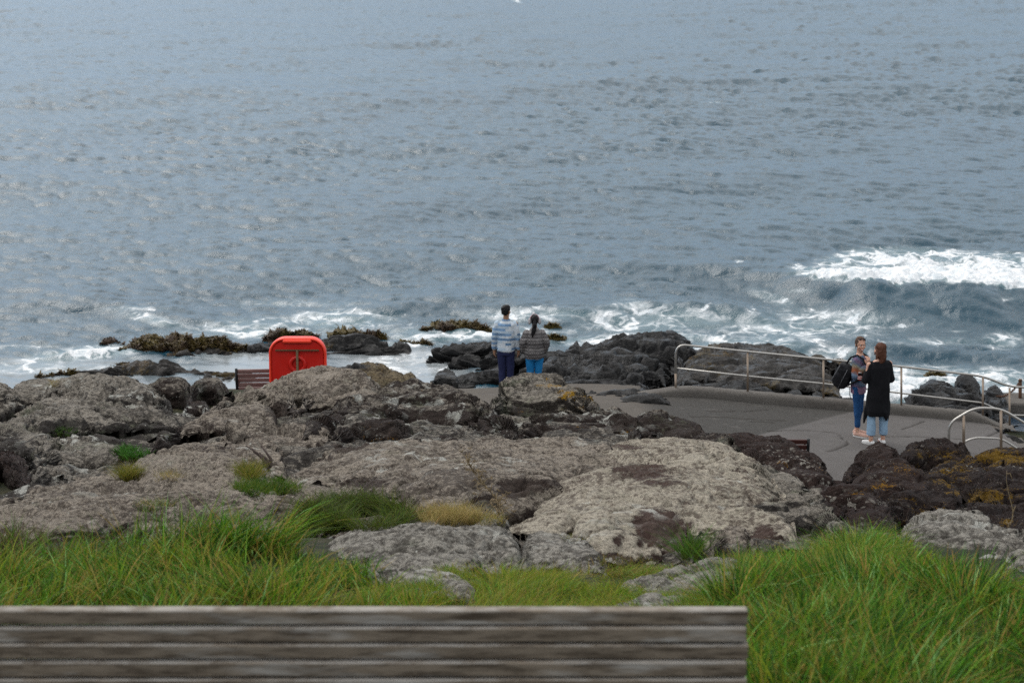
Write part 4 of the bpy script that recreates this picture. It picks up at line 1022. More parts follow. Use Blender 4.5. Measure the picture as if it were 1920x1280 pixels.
def shell(secs):
    """loft of outlines: (w, h, rt, rb, y)"""
    V = []; n = None
    for (w, h, rt, rb, y) in secs:
        o = rrect(w, h, rt, rb); n = len(o)
        V += [Vector((a, y, b)) for a, b in o]
    F_ = []
    for i in range(len(secs) - 1):
        for k_ in range(n): F_.append((i * n + k_, i * n + (k_ + 1) % n, (i + 1) * n + (k_ + 1) % n, (i + 1) * n + k_))
    F_.append(tuple(range(n))); F_.append(tuple(range((len(secs) - 1) * n, len(secs) * n)))
    return V, F_
rt = .255
b = mesh_py('back_shell', [shell([(Wd - .10, Hh - .10, rt - .05, .10, -.0), (Wd - .085, Hh - .085, rt - .04, .10, -.012), (Wd - .075, Hh - .075, rt - .04, .1, .05)])], M_RED, hr, loc=(0, 0, hz0 - Hh / 2))
b = mesh_py('rim', [shell([(Wd - .075, Hh - .075, rt - .035, .11, .004), (Wd - .07, Hh - .07, rt - .035, .11, -.016), (Wd - .045, Hh - .045, rt - .02, .12, -.030), (Wd - .02, Hh - .02, rt - .01, .12, -.026), (Wd, Hh, rt, .13, 0), (Wd, Hh, rt, .13, .06), (Wd - .03, Hh - .03, rt - .01, .12, .19), (Wd - .12, Hh - .12, rt - .05, .1, .235)])], M_RED2, hr, smooth=True, loc=(0, 0, hz0 - Hh / 2))
b.data.polygons[len(b.data.polygons) - 2].use_smooth = False
# the recessed back wall hides the rim's inner cap
for o_ in hr.children:
    if o_.name.startswith('back_shell'): o_.location.y = -.0095
b = mesh_py('lid_grip', [box_arr((0, -.035, hz0 - .052), (Wd * .50, .05, .062), bev=.02)], M_RED2, hr, smooth=False)
b = mesh_py('inner_ring', [tube_arr([Vector((.11 * math.cos(a_), 0, .11 * math.sin(a_))) for a_ in [i * 2 * math.pi / 40 for i in range(40)]], .034, 10, closed=True)], M_RED, hr, smooth=True, loc=(0, -.014, hz0 - .42))
m = NM('galvanised_brown'); v = m.coord('Object')
M_BRK = m.done(m.mix(m.noise(14, 4, v, .7), (.075, .045, .022), (.13, .085, .045)), .5, metal=.35)
br = mesh_py('bracket', [box_arr((0, -.045, hz0 - .19), (Wd * .76, .03, .022), bev=.004)], M_BRK, hr)
po = mesh_py('post', [tube_arr([(0, -.06, -.1), (0, -.06, hz0 - .175)], .021, 12)], M_BRK, hr, smooth=True)
bo = mesh_py('bolt', [tube_arr([(-Wd * .36, -.06, hz0 - .19), (-Wd * .36, -.075, hz0 - .19)], .010, 8)], M_BRK, hr)
bo = mesh_py('bolt', [tube_arr([(Wd * .36, -.06, hz0 - .19), (Wd * .36, -.075, hz0 - .19)], .010, 8)], M_BRK, hr)

# ---------------------------------------------------------------- benches
def wood(name, a, b, c, gloss=.7, sc=(1.2, 14, 14), up_tint=None):
    m = NM(name)
    oi = m.n('ShaderNodeObjectInfo'); off = m.n('ShaderNodeVectorMath', operation='SCALE'); cx_ = m.n('ShaderNodeCombineXYZ')
    m.l(oi.outputs['Random'], cx_.inputs[0]); m.l(oi.outputs['Random'], cx_.inputs[1]); m.l(cx_.outputs[0], off.inputs[0]); off.inputs['Scale'].default_value = 37.0
    ad = m.n('ShaderNodeVectorMath', operation='ADD'); m.l(m.coord('Object', scale=sc), ad.inputs[0]); m.l(off.outputs[0], ad.inputs[1]); v = ad.outputs[0]
    g = m.noise(3.2, 6, v, .7, .3); st = m.noise(1.1, 4, v, .6)
    col = m.mix(m.mr(g, .32, .62), a, b); col = m.mix(m.mr(st, .5, .68, 0, .8), col, c)
    kn = m.voro(2.2, m.coord('Object', scale=(1, 3, 3)))
    col = m.mix(m.mr(kn, .03, .07, .5, 0), col, tuple(q * .3 for q in a))
    if up_tint:
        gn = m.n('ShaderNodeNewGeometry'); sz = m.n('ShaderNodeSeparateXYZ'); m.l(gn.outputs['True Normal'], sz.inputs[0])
        col = m.mix(m.math('MULTIPLY', m.mr(sz.outputs['Z'], .3, .8), m.mr(m.noise(2.2, 5, m.coord('Object', scale=(3, 6, 6)), .7), .38, .62, .1, 1)), col, up_tint)  # paler, patchy tint on faces that point upward
    return m.done(col, gloss, m.bump(g, .004), **{'Specular IOR Level': .2})
M_RW = wood('red_weathered_wood', (.12, .07, .065), (.20, .125, .115), (.30, .225, .21))
M_DRW = wood('dark_red_wood', (.035, .012, .010), (.06, .022, .018), (.085, .04, .035), .45)
m = NM('black_iron'); M_IRON = m.done((.012, .013, .014), .45, metal=.3)
def park_bench(x, y, z, length, mat, label, rz=0.0, lean=.22, slats=5, sh=.066, gap=.012, top_h=.84, armrest=False):
    t = empty('park_bench', (x, y, z), rz); tag(t, label, 'bench')
    # origin at the left end; seat is on the far (sea) side
    for i in range(slats):
        zz = top_h - sh / 2 - i * (sh + gap); yy = -(zz - .45) * lean
        mesh_py('back_slat', [box_arr((length / 2, yy, zz), (length, .028, sh), rx=lean, bev=.006)], mat, t)
    for i in range(5):
        mesh_py('seat_slat', [box_arr((length / 2, .06 + i * .085, .43 + (.008 if i in (0, 4) else 0)), (length, .07, .03), bev=.006)], mat, t)
    for sx in (-.02, length + .02):
        pr = [(-(top_h - .45) * lean - .005, top_h + .012), (-.06, .62), (.0, .45), (-.03, .30), (-.10, 0)]
        mesh_py('end_frame', [tube_arr([(sx, a_, b_) for a_, b_ in smooth_path2(pr)], .022, 8), tube_arr([(sx, 0, .43), (sx, .24, .42), (sx, .44, .42), (sx, .46, .3), (sx, .5, 0)], .02, 8),
                              tube_arr([(sx, -.055, .64), (sx, .15, .66), (sx, .42, .64), (sx, .46, .42)], .018, 8)], M_IRON, t, smooth=True)
    return t
def smooth_path2(p):
    q = smooth_path([Vector((0, a, b)) for a, b in p], .06, 4); return [(v.y, v.z) for v in q]
p = P(446, 690, 33.2); park_bench(float(p[0]), 33.2, float(p[2]) - .84, 1.5, M_RW, 'weathered reddish slatted bench facing the sea beside the red housing', rz=R(3))
p = P(1512, 820, 31.6)
t = park_bench(float(p[0]) - 1.25, 31.6, float(p[2]) - .80, 1.25, M_DRW, 'dark red slatted bench mostly hidden by the brown rock beside the path', top_h=.8, slats=4, sh=.075, gap=.014, rz=R(-2))
# near bench
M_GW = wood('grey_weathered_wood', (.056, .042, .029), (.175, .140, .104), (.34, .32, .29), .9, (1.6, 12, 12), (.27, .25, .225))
m = NM('slat_top'); v = m.coord('Object', scale=(1.3, 8, 8))
BY = 6.5; bt = P(1400, 1141, BY)
nb = empty('wooden_bench', (float(bt[0]) - 1.35, BY, float(bt[2]) - .86)); tag(nb, 'grey weathered slatted wooden bench out of focus in the foreground', 'bench')
L0 = 2.9
for i in range(9):
    zz = .86 - .0225 - i * .0535
    yy = .0 - i * .013
    jit = random.Random(i).uniform(-.004, .004)
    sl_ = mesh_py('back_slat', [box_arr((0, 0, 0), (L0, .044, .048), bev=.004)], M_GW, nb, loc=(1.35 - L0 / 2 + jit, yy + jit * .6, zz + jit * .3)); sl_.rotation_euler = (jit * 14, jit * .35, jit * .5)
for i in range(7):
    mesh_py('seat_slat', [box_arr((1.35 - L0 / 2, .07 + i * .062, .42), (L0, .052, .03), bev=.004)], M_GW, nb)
for sx in (1.30, .3, -.7, -1.5):
    mesh_py('support', [box_arr((sx, .045, .40), (.07, .045, .76), bev=.004), box_arr((sx, .26, .38), (.07, .44, .05), bev=.004), box_arr((sx, .46, .18), (.07, .05, .38), bev=.004)], M_GW, nb)
# ---------------------------------------------------------------- grass
def blades(name, base, h, lean, w, cols, parent=None, segs=4, curl=.6, mat=None, az=None, azs=3.14, seed=0):
    n = len(base); rs = np.random.RandomState(seed)
    a = rs.uniform(0, 2 * np.pi, n) if az is None else az + 5.5 * fbm(base * 1.6 + seed, 2) + rs.normal(0, azs, n)
    fa = rs.uniform(0, np.pi, n)
    t = np.linspace(0, 1, segs + 1)
    le = lean * (.5 + rs.rand(n)); cu = curl * rs.rand(n) * lean
    out = (le[:, None] * t + (cu[:, None] * 1.3) * t ** 2.4) * h[:, None]
    zz = h[:, None] * (t - .55 * (cu[:, None]) * t ** 2.6)
    cx = base[:, None, 0] + np.cos(a)[:, None] * out; cy = base[:, None, 1] + np.sin(a)[:, None] * out; cz = base[:, None, 2] + zz
    ww = w[:, None] * (1 - t ** 1.8 * .88) * .5
    ox = np.cos(fa)[:, None] * ww; oy = np.sin(fa)[:, None] * ww
    V = np.stack([np.stack([cx - ox, cy - oy, cz], -1), np.stack([cx + ox, cy + oy, cz], -1)], 2)  # n, seg+1, 2, 3
    q = np.array([[2 * s, 2 * s + 1, 2 * s + 3, 2 * s + 2] for s in range(segs)])
    Q = (np.arange(n) * (segs + 1) * 2)[:, None, None] + q[None]
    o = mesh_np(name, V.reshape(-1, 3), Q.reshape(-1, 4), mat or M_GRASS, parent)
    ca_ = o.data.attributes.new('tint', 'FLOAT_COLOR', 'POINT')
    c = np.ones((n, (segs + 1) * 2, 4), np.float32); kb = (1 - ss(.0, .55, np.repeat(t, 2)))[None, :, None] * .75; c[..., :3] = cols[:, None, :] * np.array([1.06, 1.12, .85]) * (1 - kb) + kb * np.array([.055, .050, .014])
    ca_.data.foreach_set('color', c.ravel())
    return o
m = NM('grass_blade'); cc = m.attr('tint', 'Color')
b2 = m.n('ShaderNodeBsdfTranslucent'); mxs = m.n('ShaderNodeMixShader'); mxs.inputs[0].default_value = .42
m.l(cc, m.b.inputs['Base Color']); m.b.inputs['Roughness'].default_value = .6; m.b.inputs['Specular IOR Level'].default_value = .12
m.l(cc, b2.inputs[0]); m.l(m.b.outputs[0], mxs.inputs[1]); m.l(b2.outputs[0], mxs.inputs[2]); m.l(mxs.outputs[0], m.out.inputs[0])
M_GRASS = m.m
rs = np.random.RandomState(42)
def pal(n, cols, wts, rs, var=.18):
    c = np.array(cols)[rs.choice(len(cols), n, p=np.array(wts) / sum(wts))]
    return c * np.exp(rs.normal(0, var, (n, 1))) * np.exp(rs.normal(0, .05, (n, 3)))
LUSH = [(.018, .058, .005), (.048, .130, .009), (.095, .215, .020), (.17, .22, .02), (.26, .17, .05), (.22, .38, .15)]
DRY = [(.10, .17, .010), (.17, .19, .014), (.20, .15, .025), (.28, .20, .06), (.06, .075, .010)]
def field(name, n, xr, yr, bound, hfun, colfun, wmm, label, seed, lean=.45):
    rs = np.random.RandomState(seed)
    Y = rs.uniform(yr[0] ** 2, yr[1] ** 2, n) ** .5; U = rs.uniform(xr[0], xr[1], n); X = (U - 960) / 4000 * (Y * 1.04)
    z = ground_z(X, Y)
    px, py = proj(np.stack([X, Y, z], -1))
    den = fbm(np.stack([X * 1.7, Y * 1.7, X * 0 + seed], -1), 3)
    lim = np.interp(px, bound[0], bound[1]) + 9 * pn(np.stack([X * 4, Y * 0, X * 0 + 3], -1))
    keep = (py > lim) & (rs.rand(n) < .62 + den * 1.8) & (px > xr[0]) & (px < xr[1])
    X, Y, z, px, py, den = [q[keep] for q in (X, Y, z, px, py, den)]
    k = len(X); h = hfun(px, py, X, Y, rs) ; c = colfun(px, py, X, Y, rs)
    w = rs.uniform(.7, 1.3, k) * wmm / 1000
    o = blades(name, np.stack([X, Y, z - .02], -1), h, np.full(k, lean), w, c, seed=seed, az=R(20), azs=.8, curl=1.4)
    return tag(o, label, 'grass', kind='stuff')
Lb = ([-300, 0, 100, 250, 330, 400, 500, 560, 620, 680, 760, 850, 900], [1020, 1038, 1055, 1050, 1035, 1024, 1030, 1052, 1068, 1090, 1122, 1165, 1190])
def hL(px, py, X, Y, rs):
    cl = .5 + .5 * ss(-.3, .3, fbm(np.stack([X * 1.3, Y * 1.3, X * 0 + 7], -1), 3))
    return rs.uniform(.14, .44, len(px)) * cl * (1 - .45 * ss(520, 700, px)) * (.75 + .25 * ss(150, 350, px))
def cL(px, py, X, Y, rs):
    n = len(px); a = pal(n, LUSH, [4, 4, 2.2, 1.4, 2.2, .8], rs); b = pal(n, [(.07, .045, .03), (.11, .075, .04), (.10, .13, .03), (.05, .09, .02)], [2, 2, 2, 2], rs)
    f = ((1 - ss(120, 420, px)) * (1 - ss(1040, 1085, py)) > rs.rand(n) * .9)[:, None]
    f2 = (.10 + .45 * ss(-.1, .3, fbm(np.stack([X * 1.1, Y * 1.1, X * 0 + 9], -1), 2)) + .3 * ss(600, 850, px) > rs.rand(n))[:, None]
    a = np.where(f2, pal(n, DRY, [2, 2, 1, .7, 1], rs), a)
    return np.where(f, b, a)
field('long_grass', 60000, (-260, 900), (8.2, 13.6), Lb, hL, cL, 8.5, 'long lush green grass on the left bank behind the bench', 11)
Rb = ([1380, 1450, 1480, 1540, 1600, 1660, 1700, 1760, 1850, 1950, 2200], [1150, 1090, 1068, 1040, 1022, 1018, 1040, 1078, 1100, 1120, 1130])
def hR(px, py, X, Y, rs):
    cl = .55 + .45 * ss(-.3, .3, fbm(np.stack([X * 1.3, Y * 1.3, X * 0 + 3], -1), 3))
    base = np.interp(py, [1020, 1080, 1150, 1300], [.17, .22, .32, .40])
    return base * .86 * rs.uniform(.5, 1.35, len(px)) * cl
def cR(px, py, X, Y, rs):
    n = len(px); a = pal(n, LUSH, [4.5, 4, 2, 1.4, 2.3, .7], rs); b = pal(n, DRY, [3, 3, 1, .8, 1], rs)
    f = ((1 - ss(1050, 1150, py)) * .55 * (1 - ss(.0, .4, fbm(np.stack([X * 2, Y * 2, X * 0 + 1], -1), 2))) + .35 * ss(.0, .35, fbm(np.stack([X * 1.2, Y * 1.2, X * 0 + 6], -1), 2)) > rs.rand(n))[:, None]
    return np.where(f, b, a)
field('long_grass', 62000, (1330, 2120), (7.2, 13.6), Rb, hR, cR, 9, 'long deep green grass on the right bank beside the bench end', 12)
Cb = ([560, 700, 800, 850, 900, 1000, 1070, 1150, 1290, 1330, 1430, 1480, 1600], [1180, 1110, 1098, 1082, 1058, 1050, 1052, 1052, 1048, 1046, 1042, 1040, 1030])
def hC(px, py, X, Y, rs): return rs.uniform(.05, .12, len(px)) * (1 + .9 * ss(1250, 1500, px) + .5 * np.clip(fbm(np.stack([X * 2.2, Y * 2.2, X * 0], -1), 2), 0, 1))
def cC(px, py, X, Y, rs):
    n = len(px); a = pal(n, DRY, [4, 4, 1.6, 1.3, 1.2], rs); b = pal(n, LUSH, [2, 4, 2, 2, 1, .5], rs); r_ = pal(n, [(.15, .085, .045), (.19, .13, .07), (.10, .07, .03)], [1, 1, 1], rs)
    f = (.15 + .65 * ss(1150, 1450, px) + .5 * fbm(np.stack([X * 1.8, Y * 1.8, X * 0 + 4], -1), 2) > rs.rand(n))[:, None]
    g = ((1 - ss(1075, 1100, py)) * .45 * ss(1000, 1100, px) * (1 - ss(1280, 1350, px)) > rs.rand(n))[:, None]
    return np.where(g, r_, np.where(f, b, a))
field('short_grass', 160000, (560, 1650), (8.8, 13.4), Cb, hC, cC, 4.5, 'short yellow green turf between the bench and the centre rocks', 13, lean=.7)

# tufts growing on the rocks: (px centre, half width, base row, height m, n, palette, label)
bpy.context.view_layer.update()
from mathutils.bvhtree import BVHTree
ROCKS = [o for o in bpy.data.objects if o.type == 'MESH' and o.get('category') in ('rock', 'boulder')]
_bv = []
for o in ROCKS:
    me = o.data; co = np.empty(len(me.vertices) * 3, np.float32); me.vertices.foreach_get('co', co)
    lo = co.reshape(-1, 3)[:, 1].min()
    if lo > 30: continue
    _bv.append(BVHTree.FromPolygons([tuple(v.co) for v in me.vertices], [tuple(p.vertices) for p in me.polygons]))
def hit(px, py):
    d = Vector(P(px, py, 10.0)) - Vector((0, 0, CAM_Z)); d.normalize(); o = Vector((0, 0, CAM_Z)); best = None
    for b in _bv:
        h = b.ray_cast(o, d, 60)
        if h[0] is not None and (best is None or h[3] < best[1]): best = (h[0], h[3])
    return best[0] if best else Vector(P(px, py, rowA(py)))
def tuft(px, hw, py, hh, ht, n, cols, wts, label, seed, name='grass_tuft', lean=.7, w=4.0, cat='grass tuft'):
    rs = np.random.RandomState(seed); pts = []
    grid = {}
    for i in range(n):
        a = rs.uniform(0, 6.28); r = rs.rand() ** .5
        x = px + hw * r * math.cos(a); y = py + hh * r * math.sin(a)
        kx = (round(x / 6), round(y / 4))
        if kx not in grid: grid[kx] = hit(kx[0] * 6, kx[1] * 4)
        p = grid[kx]; pts.append((p.x + rs.uniform(-.03, .03), p.y + rs.uniform(-.06, .06), p.z - .03))
    hgt = ht * rs.uniform(.5, 1.1, n)
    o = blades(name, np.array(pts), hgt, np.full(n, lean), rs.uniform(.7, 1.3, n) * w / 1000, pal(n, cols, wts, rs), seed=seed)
    return tag(o, label, cat)
DG = [(.022, .045, .008), (.05, .085, .010), (.075, .075, .015), (.04, .03, .012), (.09, .12, .015)]
ST = [(.32, .22, .10), (.26, .19, .09), (.18, .15, .05), (.38, .28, .16)]
YG = [(.15, .13, .02), (.10, .12, .018), (.20, .15, .05), (.06, .08, .012)]
LG = [(.035, .085, .010), (.055, .12, .015), (.09, .12, .018)]
tuft(672, 102, 966, 27, .15, 10000, DG, [3, 3, 2, 1.5, 2], 'dense dark green cushion of grass in the middle of the tan shelves', 71, w=5, lean=.9)
tuft(600, 60, 985, 16, .13, 1800, DG, [3, 3, 2, 1, 3], 'low dark grass fringe at the left foot of the dense cushion', 77)
tuft(840, 62, 970, 11, .13, 2600, ST, [3, 3, 1.5, 2], 'patch of dry straw grass to the right of the dark green cushion', 72, lean=.5, w=3)
tuft(905, 40, 975, 6, .09, 700, ST + [(.12, .13, .02)], [3, 2, 2, 1, 2], 'thin straw fringe in front of the dark cleft', 73, lean=.6, w=3)
tuft(500, 62, 915, 12, .10, 2600, LG + YG[:2], [3, 3, 1, 1, 1], 'bright green grass strip creeping along a crack in the tan shelf', 74)
tuft(468, 20, 888, 12, .14, 900, YG, [3, 2, 2, 2], 'yellowish tuft at the left end of the bright green strip', 75)
tuft(241, 18, 892, 6, .14, 700, YG, [4, 2, 2, 1], 'round golden tuft standing alone on the left shelf', 76)
tuft(316, 24, 892, 5, .08, 300, ST + YG[:1], [3, 3, 1, 1, 2], 'wispy dry tuft right of the lone golden tuft', 78, w=3)
tuft(290, 34, 946, 5, .08, 350, LG + ST[:2], [2, 2, 2, 1, 1], 'sparse green and straw sprigs on the front of the left shelf', 79)
tuft(250, 30, 848, 9, .09, 900, [(.03, .09, .012), (.045, .13, .02), (.02, .05, .01)], [2, 2, 1], 'low leafy green weed in the hollow between grey rocks', 80, name='leafy_weed', w=14, cat='weed')
tuft(120, 22, 806, 6, .06, 350, [(.03, .06, .015), (.05, .09, .025)], [1, 1], 'small mossy weed on the face of the left grey ledge', 81, name='leafy_weed', w=10, cat='weed')
tuft(1292, 16, 1038, 12, .20, 260, LG, [2, 2, 1], 'upright green sprig against the brown cleft of the cream dome', 82, w=6)
tuft(1170, 60, 1050, 5, .06, 500, YG + ST[:1], [2, 2, 2, 1, 1], 'yellow fringe of grass at the foot of the cream dome', 83)
tuft(1080, 36, 1008, 4, .05, 260, YG, [2, 1, 2, 1], 'thin ochre moss line in a crack below the cream dome', 84)
tuft(103, 10, 718, 3, .09, 160, ST, [2, 2, 1, 1], 'tiny straw tuft on the far left skyline rock', 85, w=3)
# dead thistle stalk
def stalk(px, py, h, seed, label, lx=-.25, nbr=14, spread=.16):
    rs = random.Random(seed); b = hit(px, py); A = []
    tipv = b + Vector((lx, 0, h)); 
    def q(t): return b.lerp(tipv, t) + Vector((.03 * math.sin(t * 5), 0, -.04 * math.sin(t * 3.1)))
    A.append(tube_arr([q(i / 8) for i in range(9)], [.005 - .0035 * i / 8 for i in range(9)], 5))
    for i in range(nbr):
        t = rs.uniform(.05, 1.0); s = q(t); d = Vector((rs.uniform(-1, 1), rs.uniform(-1, 1), rs.uniform(-.2, .9))).normalized() * spread * rs.uniform(.4, 1)
        A.append(tube_arr([s, s + d * .5 + Vector((0, 0, .015)), s + d - Vector((0, 0, rs.uniform(0, .05)))], [.004, .003, .0015], 4))
        if rs.random() < .6:
            for j in range(5): A.append(tube_arr([s + d, s + d + Vector((rs.uniform(-1, 1), rs.uniform(-1, 1), rs.uniform(-.5, 1))) * .025], [.004, .001], 4))
    m = bpy.data.materials.get('straw_stalk') or NM('straw_stalk').done((.20, .15, .085), .9)
    return tag(mesh_py('dry_stalk', A, m, smooth=True), label, 'dry plant')
stalk(935, 950, .36, 1, 'bleached dead thistle leaning left over the dark cleft', lx=-.20, nbr=44, spread=.12)
stalk(920, 968, .14, 3, 'curled straw stems at the bottom of the dark cleft', lx=.10, nbr=22, spread=.14)
stalk(1890, 990, .42, 2, 'thin dry stem rising before the rusty rock at the right', lx=.0, nbr=3, spread=.06)
# brown root on the left shelf
A = []; b = hit(505, 880)
for i in range(9):
    r_ = random.Random(i); a0 = b + Vector((r_.uniform(-.05, .06), r_.uniform(-.05, .05), -.03)); t_ = b + Vector((r_.uniform(-.22, -.05), r_.uniform(0, .1), r_.uniform(.06, .26)))
    A.append(tube_arr([a0, a0.lerp(t_, .5) + Vector((.04, 0, .0)), t_], [.022, .015, .004], 6))
tag(mesh_py('driftwood_root', A, NM('root').done((.055, .04, .035), .9), smooth=True), 'grey brown twisted root in the crack above the bright green strip', 'root')
# ---------------------------------------------------------------- people
from mathutils import Matrix
def stack(rows, sides=28, cap=True):
    """loft of level ellipses (x, y, z, rx, ry)"""
    V = []; F_ = []
    rows = list(rows)
    a, b = rows[0], rows[-1]
    rows = [(a[0], a[1], a[2] - .25 * min(a[3], a[4]), a[3] * .6, a[4] * .6)] + rows + [(b[0], b[1], b[2] + .25 * min(b[3], b[4]), b[3] * .6, b[4] * .6)] if cap else rows
    for x, y, z, rx, ry in rows:
        for k in range(sides):
            t = 2 * math.pi * k / sides; V.append(Vector((x + rx * math.cos(t), y + ry * math.sin(t), z)))
    n = len(rows)
    for i in range(n - 1):
        for k in range(sides): F_.append((i * sides + k, i * sides + (k + 1) % sides, (i + 1) * sides + (k + 1) % sides, (i + 1) * sides + k))
    F_.append(tuple(range(sides))[::-1]); F_.append(tuple(range((n - 1) * sides, n * sides)))
    return V, F_
def limb(pts, rad, sides=14, sub=4):
    """tapered limb with rounded ends through joints"""
    pts = [Vector(p) for p in pts]; q = []; r = []
    for i in range(len(pts) - 1):
        for k in range(sub):
            t = k / sub; q.append(pts[i].lerp(pts[i + 1], t)); r.append(rad[i] + (rad[i + 1] - rad[i]) * t)
    q.append(pts[-1]); r.append(rad[-1])
    for _ in range(1):
        q2 = q[:]
        for i in range(1, len(q) - 1): q2[i] = (q[i - 1] + q[i] * 2 + q[i + 1]) / 4
        q = q2
    d0 = (q[0] - q[1]).normalized(); d1 = (q[-1] - q[-2]).normalized()
    hd = [(math.cos(R(a)), math.sin(R(a))) for a in (75, 45, 20)]
    Q = [q[0] + d0 * r[0] * s for c, s in hd] + q + [q[-1] + d1 * r[-1] * s for c, s in hd[::-1]]
    RR = [r[0] * c for c, s in hd] + r + [r[-1] * c for c, s in hd[::-1]]
    return tube_arr(Q, RR, sides)
def ball(c, r, sides=18, rings=10):
    rx, ry, rz = (r, r, r) if not hasattr(r, '__len__') else r
    rows = []
    for i in range(1, rings):
        a = math.pi * i / rings; rows.append((c[0], c[1], c[2] - rz * math.cos(a), rx * math.sin(a), ry * math.sin(a)))
    return stack(rows, sides, cap=False)
def fuse(name, arrs, mat, parent, voxel=.006, smooth=3, fac=.5, noise=None):
    o = mesh_py(name + '_src', arrs)
    md = o.modifiers.new('r', 'REMESH'); md.mode = 'VOXEL'; md.voxel_size = voxel
    if smooth:
        s_ = o.modifiers.new('s', 'SMOOTH'); s_.factor = fac; s_.iterations = smooth
    dg = bpy.context.evaluated_depsgraph_get(); ev = o.evaluated_get(dg)
    me = bpy.data.meshes.new_from_object(ev)
    old = o.data; bpy.data.objects.remove(o); bpy.data.meshes.remove(old)
    me.name = name
    n = len(me.vertices); co = np.empty(n * 3, np.float32); me.vertices.foreach_get('co', co); co = co.reshape(-1, 3)
    if noise:
        amp, sc, anis = noise
        no = np.empty(n * 3, np.float32); me.vertices.foreach_get('normal', no); no = no.reshape(-1, 3)
        co = co + no * (amp * fbm(co * np.array(anis) * sc, 3))[:, None]
        me.vertices.foreach_set('co', co.ravel().astype(np.float32)); me.update()
    me.materials.clear(); me.materials.append(mat)
    for p in me.polygons: p.use_smooth = True
    r = bpy.data.objects.new(name, me); COL.objects.link(r); r.parent = parent
    return r
def skinm(name, c):
    m = NM(name); v = m.coord('Object')
    return m.done(m.mix(m.noise(18, 3, v), tuple(x * .85 for x in c), c), .5, **{'Subsurface Weight': .08, 'Specular IOR Level': .35})
def clothm(name, col, rough=.9, sc=160, col2=None):
    m = NM(name); v = m.coord('Object')
    c = m.mix(m.noise(5, 4, v), tuple(x * .8 for x in col), col2 or tuple(x * 1.12 for x in col))
    return m.done(c, rough, m.bump(m.noise(sc, 3, v), .004), **{'Specular IOR Level': .15, 'Sheen Weight': .0})
SKIN_B = skinm('brown_skin', (.30, .165, .10)); SKIN_L = skinm('light_skin', (.55, .31, .22))
EYEW = clothm('eye_white', (.7, .7, .68), .3); EYED = clothm('eye_dark', (.03, .02, .015), .3); LIP = clothm('lip', (.42, .13, .11), .5); TEETH = clothm('teeth', (.75, .73, .68), .4)
def hand(w, d, palm_n, side, curl=.5, s=1.0):
    """wrist point, direction of fingers, palm normal; fingers of unequal length and a thumb"""
    w = Vector(w); d = Vector(d).normalized(); pn_ = Vector(palm_n).normalized(); a = d.cross(pn_).normalized() * side
    A = [limb([w - d * .02, w + d * .03 * s, w + d * .075 * s], [.024 * s, .029 * s, .026 * s])]
    for i, (o, l) in enumerate(((-.030, .062), (-.010, .072), (.010, .068), (.029, .052))):
        A.append(limb([w + d * .04 * s + a * o * .7 * s], [.01]) if False else limb([w + d * .05 * s + a * o * .8 * s, w + d * .085 * s + a * o * s, w + d * (.085 + l * .5) * s + a * o * 1.1 * s + pn_ * l * curl * .45 * s,
               w + d * (.085 + l * (1 - .45 * curl)) * s + a * o * 1.1 * s + pn_ * l * curl * 1.1 * s], [.0105 * s, .0098 * s, .0088 * s, .0075 * s], 10, 3))
    A.append(limb([w + d * .015 * s - a * .018 * s, w + d * .045 * s - a * .045 * s + pn_ * .012 * s, w + d * .078 * s - a * .052 * s + pn_ * .024 * s], [.014 * s, .0115 * s, .009 * s], 10, 3))
    return A
def head(cx, cy, cz, yaw=0.0, s=1.0, pitch=0.0):
    """skull, jaw, nose, ears; facing +y turned by yaw; returns arrays and a transform for face details"""
    M = Matrix.Translation((cx, cy, cz)) @ Matrix.Rotation(yaw, 4, 'Z') @ Matrix.Rotation(pitch, 4, 'X') @ Matrix.Scale(s, 4)
    A = [ball((0, -.012, .030), (.076, .094, .088)), ball((0, .022, -.035), (.060, .066, .078)), ball((0, .050, -.088), (.030, .026, .024)),
         limb([(0, .086, .012), (0, .106, -.018)], [.009, .014], 10, 3), ball((0, .098, -.022), (.017, .010, .010)),
         ball((.044, .062, -.026), (.022, .02, .018)), ball((-.044, .062, -.026), (.022, .02, .018)),
         ball((0, .084, .036), (.05, .012, .010)), ball((.078, -.006, -.012), (.010, .019, .031)), ball((-.078, -.006, -.012), (.010, .019, .031)),
         ball((0, .084, -.056), (.026, .012, .014))]
    return [([M @ p for p in v], f) for v, f in A], M
